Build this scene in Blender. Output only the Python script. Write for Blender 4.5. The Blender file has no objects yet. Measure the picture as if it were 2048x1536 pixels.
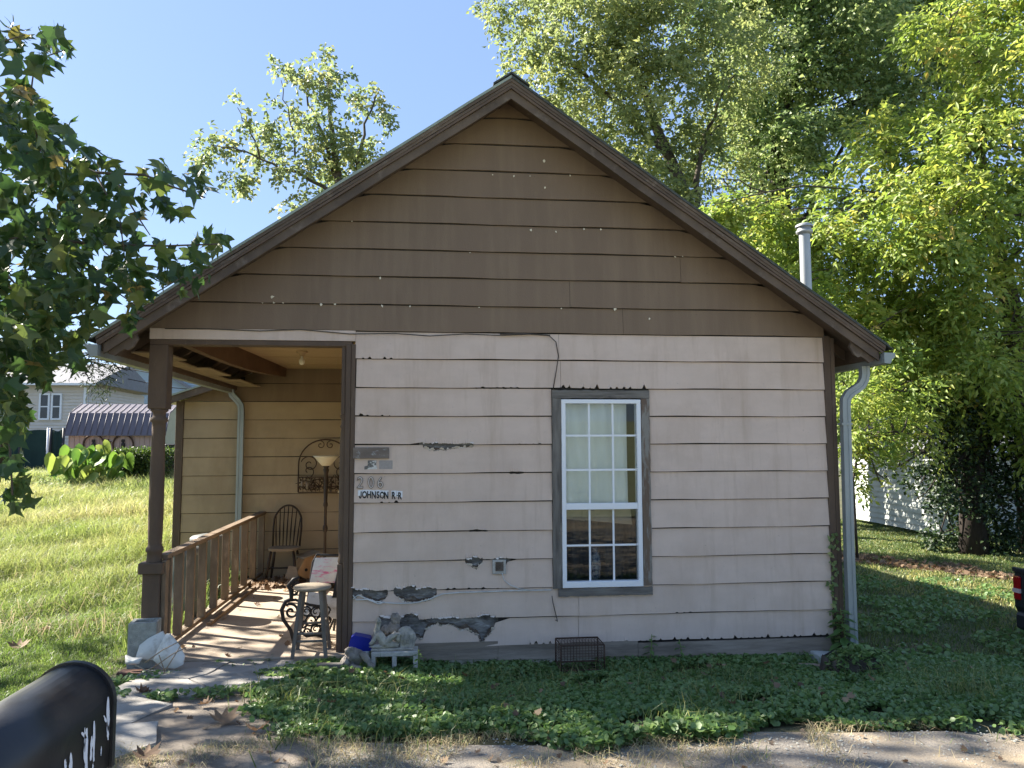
import bpy, bmesh, math, random
import numpy as np
from mathutils import Vector, Matrix
rnd = random.Random(7)
rng = np.random.default_rng(11)
sc = bpy.context.scene
COL = sc.collection
V = Vector
# ------------------------------------------------------------------ camera
F = 1540.0
CAM = V((0.69, -7.267, 2.05)); YAW, PIT, ROL = .107, .081, -.003
_f = V((math.sin(YAW)*math.cos(PIT), math.cos(YAW)*math.cos(PIT), math.sin(PIT)))
_r0 = V((math.cos(YAW), -math.sin(YAW), 0)); _u0 = _r0.cross(_f)
_r = _r0*math.cos(ROL)+_u0*math.sin(ROL); _u = -_r0*math.sin(ROL)+_u0*math.cos(ROL)
cd = bpy.data.cameras.new('camera'); cam = bpy.data.objects.new('camera', cd); COL.objects.link(cam)
cd.sensor_width = 36; cd.lens = F/2048*36; cd.clip_end = 3000; cd.clip_start = .05
M = Matrix((_r, _u, -_f)).transposed().to_4x4(); M.translation = CAM; cam.matrix_world = M
sc.camera = cam
# ------------------------------------------------------------------ light
SUN = V((-.705, .384, .599)).normalized()
EL = math.asin(SUN.z); AZ = math.atan2(SUN.x, SUN.y)
w = bpy.data.worlds.new('World'); sc.world = w; w.use_nodes = True
wn = w.node_tree; bg = wn.nodes['Background']
sky = wn.nodes.new('ShaderNodeTexSky'); sky.sky_type = 'NISHITA'; sky.sun_disc = False
sky.sun_elevation = EL; sky.sun_rotation = AZ; sky.dust_density = .5; sky.air_density = .9; sky.ozone_density = 1.6
bg.inputs[1].default_value = .022; wn.links.new(sky.outputs[0], bg.inputs[0])
fill_bg = wn.nodes.new('ShaderNodeBackground'); fill_bg.inputs[0].default_value = (.385, .575, 1.0, 1); fill_bg.inputs[1].default_value = .155   # even sky colour added to lift the light in the shade
ad = wn.nodes.new('ShaderNodeAddShader'); wn.links.new(bg.outputs[0], ad.inputs[0]); wn.links.new(fill_bg.outputs[0], ad.inputs[1]); wn.links.new(ad.outputs[0], wn.nodes['World Output'].inputs[0])
sd = bpy.data.lights.new('sun', 'SUN'); sun = bpy.data.objects.new('sun', sd); COL.objects.link(sun)
sd.energy = 4.6; sd.angle = math.radians(.53); sd.color = (1, .93, .82)
sun.rotation_euler = SUN.to_track_quat('Z', 'Y').to_euler()
sc.view_settings.view_transform = 'Standard'; sc.view_settings.look = 'None'
sc.view_settings.exposure = 2.12; sc.view_settings.gamma = 1; sc.view_settings.use_curve_mapping = False
sc.cycles.max_bounces = 8; sc.cycles.transparent_max_bounces = 12; sc.cycles.diffuse_bounces = 4
sc.cycles.sample_clamp_indirect = 8

# ------------------------------------------------------------------ survey helpers: a sight line met with a plane
def sight(u, v): return (u-1024)/F*_r-(v-768)/F*_u+_f
def at(u, v, y):
    d = sight(u, v); return CAM+d*((y-CAM.y)/d.y)
def atz(u, v, z):
    d = sight(u, v); return CAM+d*((z-CAM.z)/d.z)
def onground(u, v):
    z = .1
    for _ in range(12):
        p = atz(u, v, z); z = .5*z+.5*float(H(p.x, p.y))
    return V((p.x, p.y, float(H(p.x, p.y))))
def sm(t):
    t = np.clip(t, 0, 1); return t*t*(3-2*t)
def H(x, y):
    x = np.asarray(x, float); y = np.asarray(y, float)
    base = .12-.10*sm((x+.4)/1.3)-.05*sm((x-2)/3)-.22*sm((x-4.2)/5)-.25*sm((x-8)/7)
    w = sm((-1.9-x)/1.6)
    back = base+w*(.1+.98*sm(y/17)+.12*np.clip(y/9, 0, 1)-base)
    z = np.where(y > 0, back, base)
    t = sm(-y/2.9)
    z = z*(1-t)+t*(.34-.06*sm((x-4)/6))
    return z+.012*np.sin(x*2.1+1)*np.cos(y*1.7)+.008*np.sin(x*5.3)*np.sin(y*4.1+2)+ 3.2*sm((-y-11)/26)*t

# ------------------------------------------------------------------ materials
def nt(m):
    m.use_nodes = True; t = m.node_tree; t.nodes.clear()
    o = t.nodes.new('ShaderNodeOutputMaterial'); p = t.nodes.new('ShaderNodeBsdfPrincipled'); t.links.new(p.outputs[0], o.inputs[0]); return t, p, o
def c4(c): return (c[0], c[1], c[2], 1)
def tex(t, scale, detail=4, stretch=(1, 1, 1), kind='noise', rough=.6, off=(0, 0, 0), dist=0):
    g = t.nodes.new('ShaderNodeNewGeometry'); mp = t.nodes.new('ShaderNodeMapping')
    mp.inputs['Scale'].default_value = stretch; mp.inputs['Location'].default_value = off
    t.links.new(g.outputs['Position'], mp.inputs[0])
    if kind == 'noise':
        n = t.nodes.new('ShaderNodeTexNoise'); n.inputs['Scale'].default_value = scale; n.inputs['Detail'].default_value = detail
        n.inputs['Roughness'].default_value = rough; n.inputs['Distortion'].default_value = dist
    else:
        n = t.nodes.new('ShaderNodeTexVoronoi'); n.inputs['Scale'].default_value = scale; n.feature = kind
    t.links.new(mp.outputs[0], n.inputs['Vector']); return n.outputs[0]
def ramp(t, fac, stops):
    r = t.nodes.new('ShaderNodeValToRGB'); e = r.color_ramp.elements
    while len(e) < len(stops): e.new(.5)
    for k, (p, c) in enumerate(stops): e[k].position = p; e[k].color = c4(c) if not isinstance(c, (int, float)) else (c, c, c, 1)
    t.links.new(fac, r.inputs[0]); return r.outputs[0]
def mix(t, fac, a, b):
    m = t.nodes.new('ShaderNodeMix'); m.data_type = 'RGBA'
    for s, x in ((0, fac), (6, a), (7, b)):
        if isinstance(x, (int, float)): m.inputs[s].default_value = x
        elif isinstance(x, tuple): m.inputs[s].default_value = c4(x)
        else: t.links.new(x, m.inputs[s])
    return m.outputs[2]
def bump(t, p, h, s=.3, d=.01):
    b = t.nodes.new('ShaderNodeBump'); b.inputs['Strength'].default_value = s; b.inputs['Distance'].default_value = d
    t.links.new(h, b.inputs['Height']); t.links.new(b.outputs[0], p.inputs['Normal'])
def surf(name, c, c2=None, scale=3, stretch=(1, 1, 1), c3=None, s3=1.2, st3=(1, 1, 1), lo3=.5, hi3=.72, rough=.8, bscale=60, bs=.25, bst=None, metal=0, lo=.35, hi=.65, spec=.3, streak=None, spots=None):
    m = bpy.data.materials.new(name); t, p, o = nt(m)
    c2 = c2 or tuple(x*.8 for x in c)
    col = mix(t, ramp(t, tex(t, scale, 5, stretch), [(lo, 0.), (hi, 1.)]), c, c2)
    if c3: col = mix(t, ramp(t, tex(t, s3, 7, st3, rough=.7, off=(3, 1, 7)), [(lo3, 0.), (hi3, 1.)]), col, c3)
    if streak: col = mix(t, ramp(t, tex(t, 9, 6, (1, 1, .07), rough=.65, off=(5, 2, 1)), [(.52, 0.), (.74, .75)]), col, streak)
    if spots: col = mix(t, ramp(t, tex(t, 38, 3, (1, 1, 1.4), off=(1, 8, 3)), [(.70, 0.), (.76, .8)]), col, spots)
    t.links.new(col, p.inputs['Base Color'])
    p.inputs['Roughness'].default_value = rough; p.inputs['Metallic'].default_value = metal; p.inputs['Specular IOR Level'].default_value = spec
    if bs: bump(t, p, tex(t, bscale, 4, bst or stretch), bs)
    return m
def leafmat(name, stops, trans=.4, rough=.5):
    m = bpy.data.materials.new(name); t, p, o = nt(m)
    a = t.nodes.new('ShaderNodeAttribute'); a.attribute_name = 'tint'
    col = ramp(t, a.outputs['Fac'], stops); t.links.new(col, p.inputs['Base Color']); p.inputs['Roughness'].default_value = rough
    p.inputs['Specular IOR Level'].default_value = .5
    tr = t.nodes.new('ShaderNodeBsdfTranslucent'); mx = t.nodes.new('ShaderNodeMixShader'); mx.inputs[0].default_value = trans
    hs = t.nodes.new('ShaderNodeHueSaturation'); hs.inputs['Value'].default_value = 1.6; hs.inputs['Saturation'].default_value = 1.05; hs.inputs['Hue'].default_value = .497
    t.links.new(col, hs.inputs['Color']); t.links.new(hs.outputs[0], tr.inputs[0])
    t.links.new(p.outputs[0], mx.inputs[1]); t.links.new(tr.outputs[0], mx.inputs[2]); t.links.new(mx.outputs[0], o.inputs[0])
    return m
Mt = {}
Mt['pale'] = surf('faded_pink_siding_paint', (.635, .505, .42), (.585, .465, .385), 2.2, (1, 1, 2.5), (.52, .40, .32), 3, (.6, 1, .35), .47, .75, .75, 140, .2, streak=(.48, .365, .28), spots=(.40, .32, .27))
Mt['brown'] = surf('brown_gable_paint', (.20, .139, .092), (.178, .124, .082), 1.6, (1, 1, .4), (.232, .166, .108), 2.2, (1.5, 1, .12), .5, .75, .7, 120, .2, streak=(.222, .16, .102), spots=(.10, .072, .05))
Mt['trim'] = surf('brown_trim_paint', (.125, .086, .06), (.095, .066, .048), 5, (1, 1, .4), (.19, .145, .108), 9, (1, 1, .3), .6, .75, .75, 70, .25)
Mt['rake'] = surf('weathered_brown_rake', (.13, .096, .07), (.082, .061, .046), 7, (.5, 1, .5), (.20, .16, .125), 14, (.4, 1, .4), .56, .72, .8, 60, .35)
Mt['tan'] = surf('tan_porch_paint', (.42, .315, .195), (.37, .275, .17), 2, (1, 1, 1.6), (.29, .21, .125), 1.4, (1, 1, .4), .55, .8, .7, 120, .1)
Mt['ceil'] = surf('tan_ceiling_paint', (.44, .31, .18), (.38, .265, .15), 3, (1, 6, 1), None, rough=.7)
Mt['soffit'] = surf('dirty_tan_soffit', (.34, .25, .16), (.22, .155, .10), 4, (1, .5, 1), (.12, .085, .06), 6, (1, .4, 1), .55, .7, .85)
Mt['redwood'] = surf('red_brown_beam', (.15, .085, .052), (.11, .062, .04), 6, (3, .5, 1))
Mt['graywood'] = surf('bare_grey_wood', (.20, .185, .165), (.10, .09, .08), 22, (1, 1, .12), (.30, .27, .23), 9, (1, 1, .2), .55, .7, .9, 40, .7, (1, 1, .1))
Mt['graywoodh'] = surf('bare_grey_wood_level', (.20, .185, .165), (.10, .09, .08), 22, (.12, 1, 1), (.29, .26, .22), 9, (.2, 1, 1), .55, .7, .9, 40, .7, (.1, 1, 1))
Mt['casing'] = surf('peeling_brown_casing', (.17, .125, .09), (.14, .10, .075), 5, (1, 1, .3), (.24, .225, .20), 16, (1, 1, .18), .47, .56, .85, 40, .6, (1, 1, .15))
Mt['rot'] = surf('rotten_sheathing', (.21, .205, .20), (.05, .045, .04), 16, (.35, 1, 1), (.34, .345, .35), 11, (.5, 1, 1.5), .52, .66, .95, 30, 1.0, (.3, 1, 1))
Mt['lapshade'] = surf('lap_shadow_backing', (.03, .027, .024), (.02, .018, .016), 8)  # dark backing in the board gaps, painting in the lap shadow
Mt['primer'] = surf('bared_primer', (.66, .60, .54), (.40, .34, .29), 40, (1, 1, 1), rough=.9)
Mt['fibre'] = surf('torn_brown_fibre', (.13, .10, .078), (.06, .045, .035), 30, (.3, 1, 1), (.20, .18, .16), 14, (.5, 1, 1), .52, .66, .95, 60, .8)
Mt['curl'] = surf('curled_pale_paint', (.72, .66, .60), (.58, .51, .45), 12, rough=.8, bs=0)
Mt['skirt'] = surf('weathered_skirt_board', (.29, .235, .18), (.17, .14, .11), 14, (.1, 1, 1), (.38, .32, .26), 5, (.15, 1, 1), .5, .7, .9, 50, .5, (.1, 1, 1))
Mt['found'] = surf('pale_foundation', (.55, .52, .43), (.42, .39, .32), 8)
Mt['white'] = surf('white_vinyl', (.80, .82, .85), (.77, .79, .82), 4, rough=.4, bs=0)
Mt['gutter'] = surf('grey_gutter_metal', (.34, .37, .37), (.27, .30, .30), 6, (1, 1, .3), (.17, .17, .15), 7, (1, 1, .3), .6, .8, .5, 30, .1, metal=.25)
Mt['tin'] = surf('galvanised_vent', (.40, .42, .42), (.33, .345, .345), 9, (1, 1, .2), rough=.45, metal=.4, bs=.05)
Mt['shingle'] = surf('dark_green_grey_shingle', (.085, .095, .085), (.05, .055, .05), 30, (1, 1, 1), (.15, .15, .13), 60, (1, 1, 1), .55, .7, .95, 150, .8)
Mt['rooflip'] = surf('pale_roof_edge', (.30, .34, .29), (.22, .26, .22), 6, rough=.6, bs=.05)
Mt['concrete'] = surf('worn_concrete', (.37, .35, .32), (.28, .265, .24), 5, (1, 1, 1), (.13, .115, .095), 2.3, (1, 1, 1), .5, .7, .92, 90, .5)
Mt['porchfloor'] = surf('sandy_porch_slab', (.40, .33, .255), (.32, .26, .20), 4, (1, 1, 1), (.20, .155, .115), 2.6, (1, 1, 1), .55, .75, .9, 90, .3)
Mt['cmu'] = surf('grey_block', (.36, .37, .34), (.26, .27, .25), 25, (1, 1, 1), (.20, .20, .18), 5, (1, 1, 1), .55, .75, .95, 120, .7)
Mt['cmuw'] = surf('painted_block', (.50, .48, .44), (.38, .37, .34), 25, (1, 1, 1), (.25, .24, .22), 7, (1, 1, 1), .55, .7, .95, 120, .6)
Mt['stone'] = surf('carved_cast_stone', (.45, .42, .36), (.30, .285, .25), 18, (1, 1, 1), (.17, .165, .15), 8, (1, 1, 1), .5, .68, .95, 60, .8)
Mt['stoned'] = surf('weathered_figure_stone', (.33, .29, .25), (.20, .18, .16), 16, (1, 1, 1), (.12, .11, .10), 9, (1, 1, 1), .5, .7, .95, 60, .8)
Mt['brick'] = surf('red_brown_brick', (.17, .085, .055), (.11, .06, .045), 20)
Mt['ceramic'] = surf('white_ceramic', (.66, .66, .62), (.58, .575, .535), 4, (1, 1, 1), (.33, .30, .24), 9, (1, 1, 1), .52, .72, .35, 30, .05)
Mt['iron'] = surf('black_iron', (.022, .021, .021), (.045, .04, .036), 40, rough=.55, bs=.2, metal=.3)
Mt['rust'] = surf('dark_rusty_wire', (.05, .032, .024), (.09, .05, .032), 30, rough=.8, bs=0)
Mt['darkwood'] = surf('dark_brown_stained_wood', (.055, .036, .024), (.035, .024, .017), 15, (1, 1, .2), rough=.5)
Mt['bleached'] = surf('bleached_seat_wood', (.36, .29, .21), (.25, .20, .15), 12, (.3, 1, 1))
Mt['stoolwood'] = surf('weathered_stool_wood', (.19, .165, .14), (.10, .085, .072), 20, (1, 1, .15), (.30, .27, .23), 12, (1, 1, .2), .55, .7, .9, 50, .5)
Mt['stooltop'] = surf('weathered_stool_seat', (.30, .255, .19), (.20, .165, .125), 14, (.2, 1, 1), (.15, .125, .10), 8, (.3, 1, 1), .55, .7, .9, 50, .4)
Mt['railwood'] = surf('brown_railing_wood', (.21, .15, .098), (.15, .108, .072), 9, (1, .3, .4), (.30, .22, .15), 12, (1, .2, .3), .55, .7, .8, 60, .4)
Mt['pine'] = surf('raw_orange_pine', (.50, .30, .15), (.40, .22, .10), 12, (1, 1, .2), (.15, .08, .045), 9, (1, 1, .5), .62, .75, .7, 50, .3)
Mt['cream'] = surf('cream_glass_shade', (.72, .66, .50), (.66, .59, .43), 6, rough=.4, bs=0)
Mt['bluebin'] = surf('blue_plastic', (.012, .025, .30), (.01, .02, .22), 3, rough=.4, bs=0)
Mt['greybin'] = surf('grey_plastic', (.42, .45, .44), (.34, .36, .35), 6, rough=.5, bs=0)
Mt['black'] = surf('black_plastic', (.02, .022, .026), (.028, .03, .034), 6, rough=.5, bs=.05)
Mt['galv'] = surf('galvanised_bin', (.20, .21, .20), (.15, .155, .15), 12, (1, 1, .2), rough=.5, metal=.35, bs=.1)
Mt['dull'] = surf('dull_grey_bin_side', (.14, .155, .14), (.10, .11, .10), 8, (1, 1, .2), rough=.8)
Mt['wire'] = surf('dark_cable', (.06, .05, .042), (.09, .075, .06), 12, rough=.7, bs=0)
Mt['wwire'] = surf('dirty_white_cable', (.62, .62, .60), (.45, .45, .43), 12, rough=.5, bs=0)
Mt['bark'] = surf('grey_bark', (.10, .085, .068), (.055, .045, .037), 12, (1, 1, .25), (.16, .14, .115), 9, (1, 1, .3), .55, .7, .95, 30, 1.0, (1, 1, .25))
Mt['barkdark'] = surf('dark_vine_bark', (.045, .036, .03), (.03, .024, .02), 12, (1, 1, .25), None, rough=.95, bscale=30, bs=1.0)
Mt['dirt'] = surf('path_dirt', (.27, .23, .185), (.18, .15, .12), 6, (1, 1, 1), (.085, .07, .055), 2, (1, 1, 1), .52, .7, .95, 60, .8)
Mt['litter'] = surf('leaf_litter_ground', (.15, .105, .066), (.08, .056, .036), 18, (1, 1, 1), (.24, .17, .11), 30, (1, 1, 1), .55, .7, .95, 40, 1.0)
Mt['mown'] = surf('mown_sunny_grass', (.28, .30, .17), (.22, .25, .13), 3, (1, 1, 1), (.34, .34, .22), .6, (1, 1, 1), .5, .7, .95, 40, .6)
Mt['redpath'] = surf('reddish_paving', (.36, .20, .145), (.28, .155, .115), 4, rough=.9)
Mt['deadleaf'] = leafmat('dead_leaf', [(0, (.09, .055, .034)), (.5, (.18, .115, .068)), (1, (.32, .23, .145))], .25, .8)
# road: old asphalt with straw coloured gravel
m = Mt['road'] = bpy.data.materials.new('old_asphalt'); t, p, o = nt(m)
a = mix(t, ramp(t, tex(t, 90, 6), [(.4, 0.), (.62, 1.)]), (.14, .13, .12), (.25, .22, .18))
b = mix(t, ramp(t, tex(t, 140, 3), [(.4, 0.), (.6, 1.)]), (.40, .32, .215), (.29, .225, .15))
a = mix(t, ramp(t, tex(t, .9, 6, (1, 1.6, 1), off=(4.2, 2, 0)), [(.46, 0.), (.6, 1.)]), a, b)
t.links.new(a, p.inputs['Base Color']); p.inputs['Roughness'].default_value = .95; bump(t, p, tex(t, 120, 5), .9)
# ground under the plants
m = Mt['ground'] = bpy.data.materials.new('soil_and_turf'); t, p, o = nt(m)
a = mix(t, ramp(t, tex(t, 22, 6), [(.4, 0.), (.62, 1.)]), (.045, .052, .02), (.085, .085, .035))
a = mix(t, ramp(t, tex(t, 1.1, 6), [(.5, 0.), (.66, 1.)]), a, (.10, .085, .042))
t.links.new(a, p.inputs['Base Color']); p.inputs['Roughness'].default_value = .95; bump(t, p, tex(t, 60, 5), .8)
# lettering on the mailbox: flaking white vinyl
m = Mt['mailblack'] = surf('black_mailbox_enamel', (.012, .013, .016), (.02, .021, .024), 8, (1, 1, 1), (.05, .052, .055), 5, (1, 1, 1), .6, .8, .38, 60, .05, spec=.5)
# window glass
m = Mt['glass'] = bpy.data.materials.new('window_glass'); t, p, o = nt(m)
gl = t.nodes.new('ShaderNodeBsdfGlossy'); gl.inputs['Roughness'].default_value = .01; tr = t.nodes.new('ShaderNodeBsdfTransparent'); tr.inputs[0].default_value = (.97, .985, .975, 1)
fr = t.nodes.new('ShaderNodeFresnel'); fr.inputs[0].default_value = 1.4; mx = t.nodes.new('ShaderNodeMixShader')
t.links.new(fr.outputs[0], mx.inputs[0]); t.links.new(tr.outputs[0], mx.inputs[1]); t.links.new(gl.outputs[0], mx.inputs[2]); t.links.new(mx.outputs[0], o.inputs[0])
Mt['darkpane'] = surf('dark_far_glass', (.03, .035, .04), (.05, .055, .06), 3, rough=.1, bs=0, spec=.6)
Mt['curtain'] = surf('pale_curtain_cloth', (.78, .82, .82), (.69, .73, .73), 5, (1, 1, .3), rough=.9, bscale=200)
Mt['blind'] = surf('brown_fabric_strip', (.33, .28, .21), (.26, .22, .165), 6, rough=.9)
Mt['greycurtain'] = surf('dark_grey_drape', (.05, .055, .057), (.03, .033, .035), 9, (1, 1, .2), rough=.95)
Mt['vase'] = surf('blue_white_vase', (.16, .19, .23), (.04, .06, .10), 30, (1, 1, 1), rough=.25, lo=.46, hi=.54, bs=0)
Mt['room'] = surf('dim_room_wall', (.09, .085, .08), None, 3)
Mt['beige'] = surf('beige_far_siding', (.66, .60, .53), (.60, .55, .485), 2, rough=.8, bs=0)
Mt['bluegrey'] = surf('blue_grey_far_siding', (.38, .46, .50), (.35, .43, .47), 2, rough=.8, bs=0)
Mt['whiteside'] = surf('white_garage_siding', (.46, .48, .45), (.38, .40, .37), 2, (1, 1, 2), (.33, .34, .30), 3, (1, 1, .4), .58, .8, .8, 50, .1)
Mt['pinkwall'] = surf('pinkish_shed_wall', (.44, .33, .29), (.39, .29, .255), 2, rough=.85, bs=0)
Mt['creamwall'] = surf('cream_shed_end', (.52, .50, .36), (.46, .44, .32), 2, rough=.85, bs=0)
Mt['shedroof'] = surf('purple_grey_metal_roof', (.13, .115, .14), (.11, .098, .12), 3, rough=.55, bs=0, spec=.4)
Mt['farroof'] = surf('far_grey_roof', (.24, .24, .25), (.19, .19, .20), 8, rough=.9)
Mt['screen'] = surf('dark_green_screen_cloth', (.018, .045, .042), (.012, .034, .032), 2.5, (1, 1, .5), rough=.9)
Mt['sticker'] = surf('white_sticker', (.76, .78, .82), (.68, .70, .74), 30, rough=.5, bs=0)
Mt['ink'] = surf('black_ink', (.012, .012, .015), (.02, .02, .022), 30, rough=.6, bs=0)
Mt['plaque'] = surf('faded_plaque', (.20, .165, .14), (.155, .125, .105), 18, (.2, 1, 1), (.33, .33, .33), 26, (.5, 1, 1), .56, .64, .85, 60, .2)
Mt['label'] = surf('grey_label', (.36, .325, .305), (.31, .28, .262), 40, rough=.7, bs=0)
Mt['torn'] = surf('torn_sticker', (.14, .135, .125), (.60, .59, .56), 26, (1, 1, 1), rough=.7, lo=.46, hi=.52, bs=0)
Mt['numeral'] = surf('numeral_metal', (.60, .53, .48), (.54, .47, .43), 30, rough=.5, bs=0)
Mt['numeraledge'] = surf('numeral_edge', (.11, .095, .085), None, 30, rough=.6, bs=0)
Mt['alu'] = surf('dull_aluminium', (.55, .55, .53), (.4, .4, .39), 20, rough=.4, metal=.5, bs=0)
m = Mt['cloth'] = surf('white_pink_cloth', (.80, .79, .77), (.70, .68, .66), 9, (1, 1, 1), (.74, .22, .36), 6, (.6, 1, 2), .53, .6, .9, 100, .2)
Mt['truck'] = surf('dark_truck_paint', (.02, .022, .028), (.024, .026, .032), 3, rough=.22, bs=0, spec=.6)
Mt['redlens'] = surf('red_lens', (.42, .008, .012), (.34, .006, .01), 40, rough=.12, bs=0, spec=.6)
Mt['clearlens'] = surf('clear_lens', (.72, .60, .58), None, 40, rough=.12, bs=0)
Mt['tyre'] = surf('tyre_rubber', (.018, .018, .018), None, 20, rough=.9)
Mt['bulb'] = surf('white_bulb', (.80, .76, .66), (.78, .74, .63), 4, rough=.25, bs=0)
Mt['straw'] = leafmat('dry_straw', [(0, (.26, .21, .11)), (.6, (.46, .39, .24)), (1, (.12, .18, .045))], .25, .8)
Mt['lawn'] = leafmat('long_lawn_grass', [(0, (.10, .165, .035)), (.45, (.21, .265, .075)), (.8, (.33, .345, .13)), (1, (.44, .40, .21))], .42)
Mt['weed'] = leafmat('low_weedy_grass', [(0, (.06, .105, .028)), (.55, (.10, .15, .042)), (1, (.36, .33, .12))], .35)  # ramp end holds the sunlit yellow painted on the right lawn
Mt['clover'] = leafmat('round_ground_cover_leaf', [(0, (.08, .155, .045)), (.6, (.135, .22, .068)), (1, (.22, .30, .11))], .3, .45)
Mt['tulipleaf'] = leafmat('tulip_poplar_leaf', [(0, (.028, .062, .016)), (.6, (.048, .09, .024)), (.93, (.10, .13, .03)), (1, (.24, .17, .05))], .38, .4)
Mt['elmleaf'] = leafmat('airy_tree_leaf', [(0, (.13, .175, .07)), (.5, (.22, .265, .10)), (1, (.40, .41, .15))], .44)
Mt['vineleaf'] = leafmat('dark_vine_leaf', [(0, (.10, .165, .05)), (.6, (.21, .28, .10)), (1, (.40, .43, .18))], .40)
Mt['pinnate'] = leafmat('yellow_green_leaflet', [(0, (.13, .205, .04)), (.5, (.22, .295, .06)), (.90, (.35, .37, .08)), (1, (.48, .36, .09))], .44)
Mt['mapleleaf'] = leafmat('olive_maple_leaf', [(0, (.13, .18, .075)), (.6, (.21, .255, .11)), (1, (.36, .34, .14))], .48)
Mt['ivyleaf'] = leafmat('dark_ivy_leaf', [(0, (.014, .032, .010)), (.7, (.028, .055, .015)), (1, (.09, .12, .03))], .25)
Mt['feather'] = leafmat('dark_feathery_leaf', [(0, (.018, .03, .014)), (1, (.045, .06, .025))], .25)
Mt['earleaf'] = leafmat('elephant_ear_leaf', [(0, (.07, .15, .03)), (.6, (.13, .22, .04)), (1, (.24, .29, .07))], .36, .4)
Mt['stem'] = surf('pale_green_stem', (.20, .27, .07), (.14, .20, .05), 10)
Mt['hedgeleaf'] = leafmat('hedge_leaf', [(0, (.03, .06, .014)), (1, (.10, .15, .03))], .3)

# ------------------------------------------------------------------ object helpers
def worldloc(o):
    p = V((0, 0, 0))
    while o is not None: p += o.location; o = o.parent
    return p
def tag(o, label=None, cat=None, group=None, kind=None):
    if label: o['label'] = label
    if cat: o['category'] = cat
    if group: o['group'] = group
    if kind: o['kind'] = kind
    return o
def thing(name, loc, label, cat, group=None):
    o = bpy.data.objects.new(name, None); COL.objects.link(o); o.location = loc; o.empty_display_size = .1
    return tag(o, label, cat, group)
def link(name, me, m, parent=None, loc=None):
    o = bpy.data.objects.new(name, me); COL.objects.link(o)
    if m is not None and not me.materials:
        for x in (m if isinstance(m, (list, tuple)) else [m]): me.materials.append(x)
    if parent is not None: o.parent = parent
    if loc is not None: o.location = loc
    return o
def npmesh(name, verts, faces_flat, sizes, tint=None):
    me = bpy.data.meshes.new(name); verts = np.asarray(verts, np.float32)
    me.vertices.add(len(verts)); me.vertices.foreach_set('co', verts.ravel())
    ff = np.asarray(faces_flat, np.int32); sizes = np.asarray(sizes, np.int32)
    me.loops.add(len(ff)); me.loops.foreach_set('vertex_index', ff)
    me.polygons.add(len(sizes)); st = np.concatenate([[0], np.cumsum(sizes)[:-1]]).astype(np.int32)
    me.polygons.foreach_set('loop_start', st); me.polygons.foreach_set('loop_total', sizes)
    me.update(calc_edges=True)
    if tint is not None:
        a = me.attributes.new('tint', 'FLOAT', 'POINT'); a.data.foreach_set('value', np.asarray(tint, np.float32))
    return me
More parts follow.
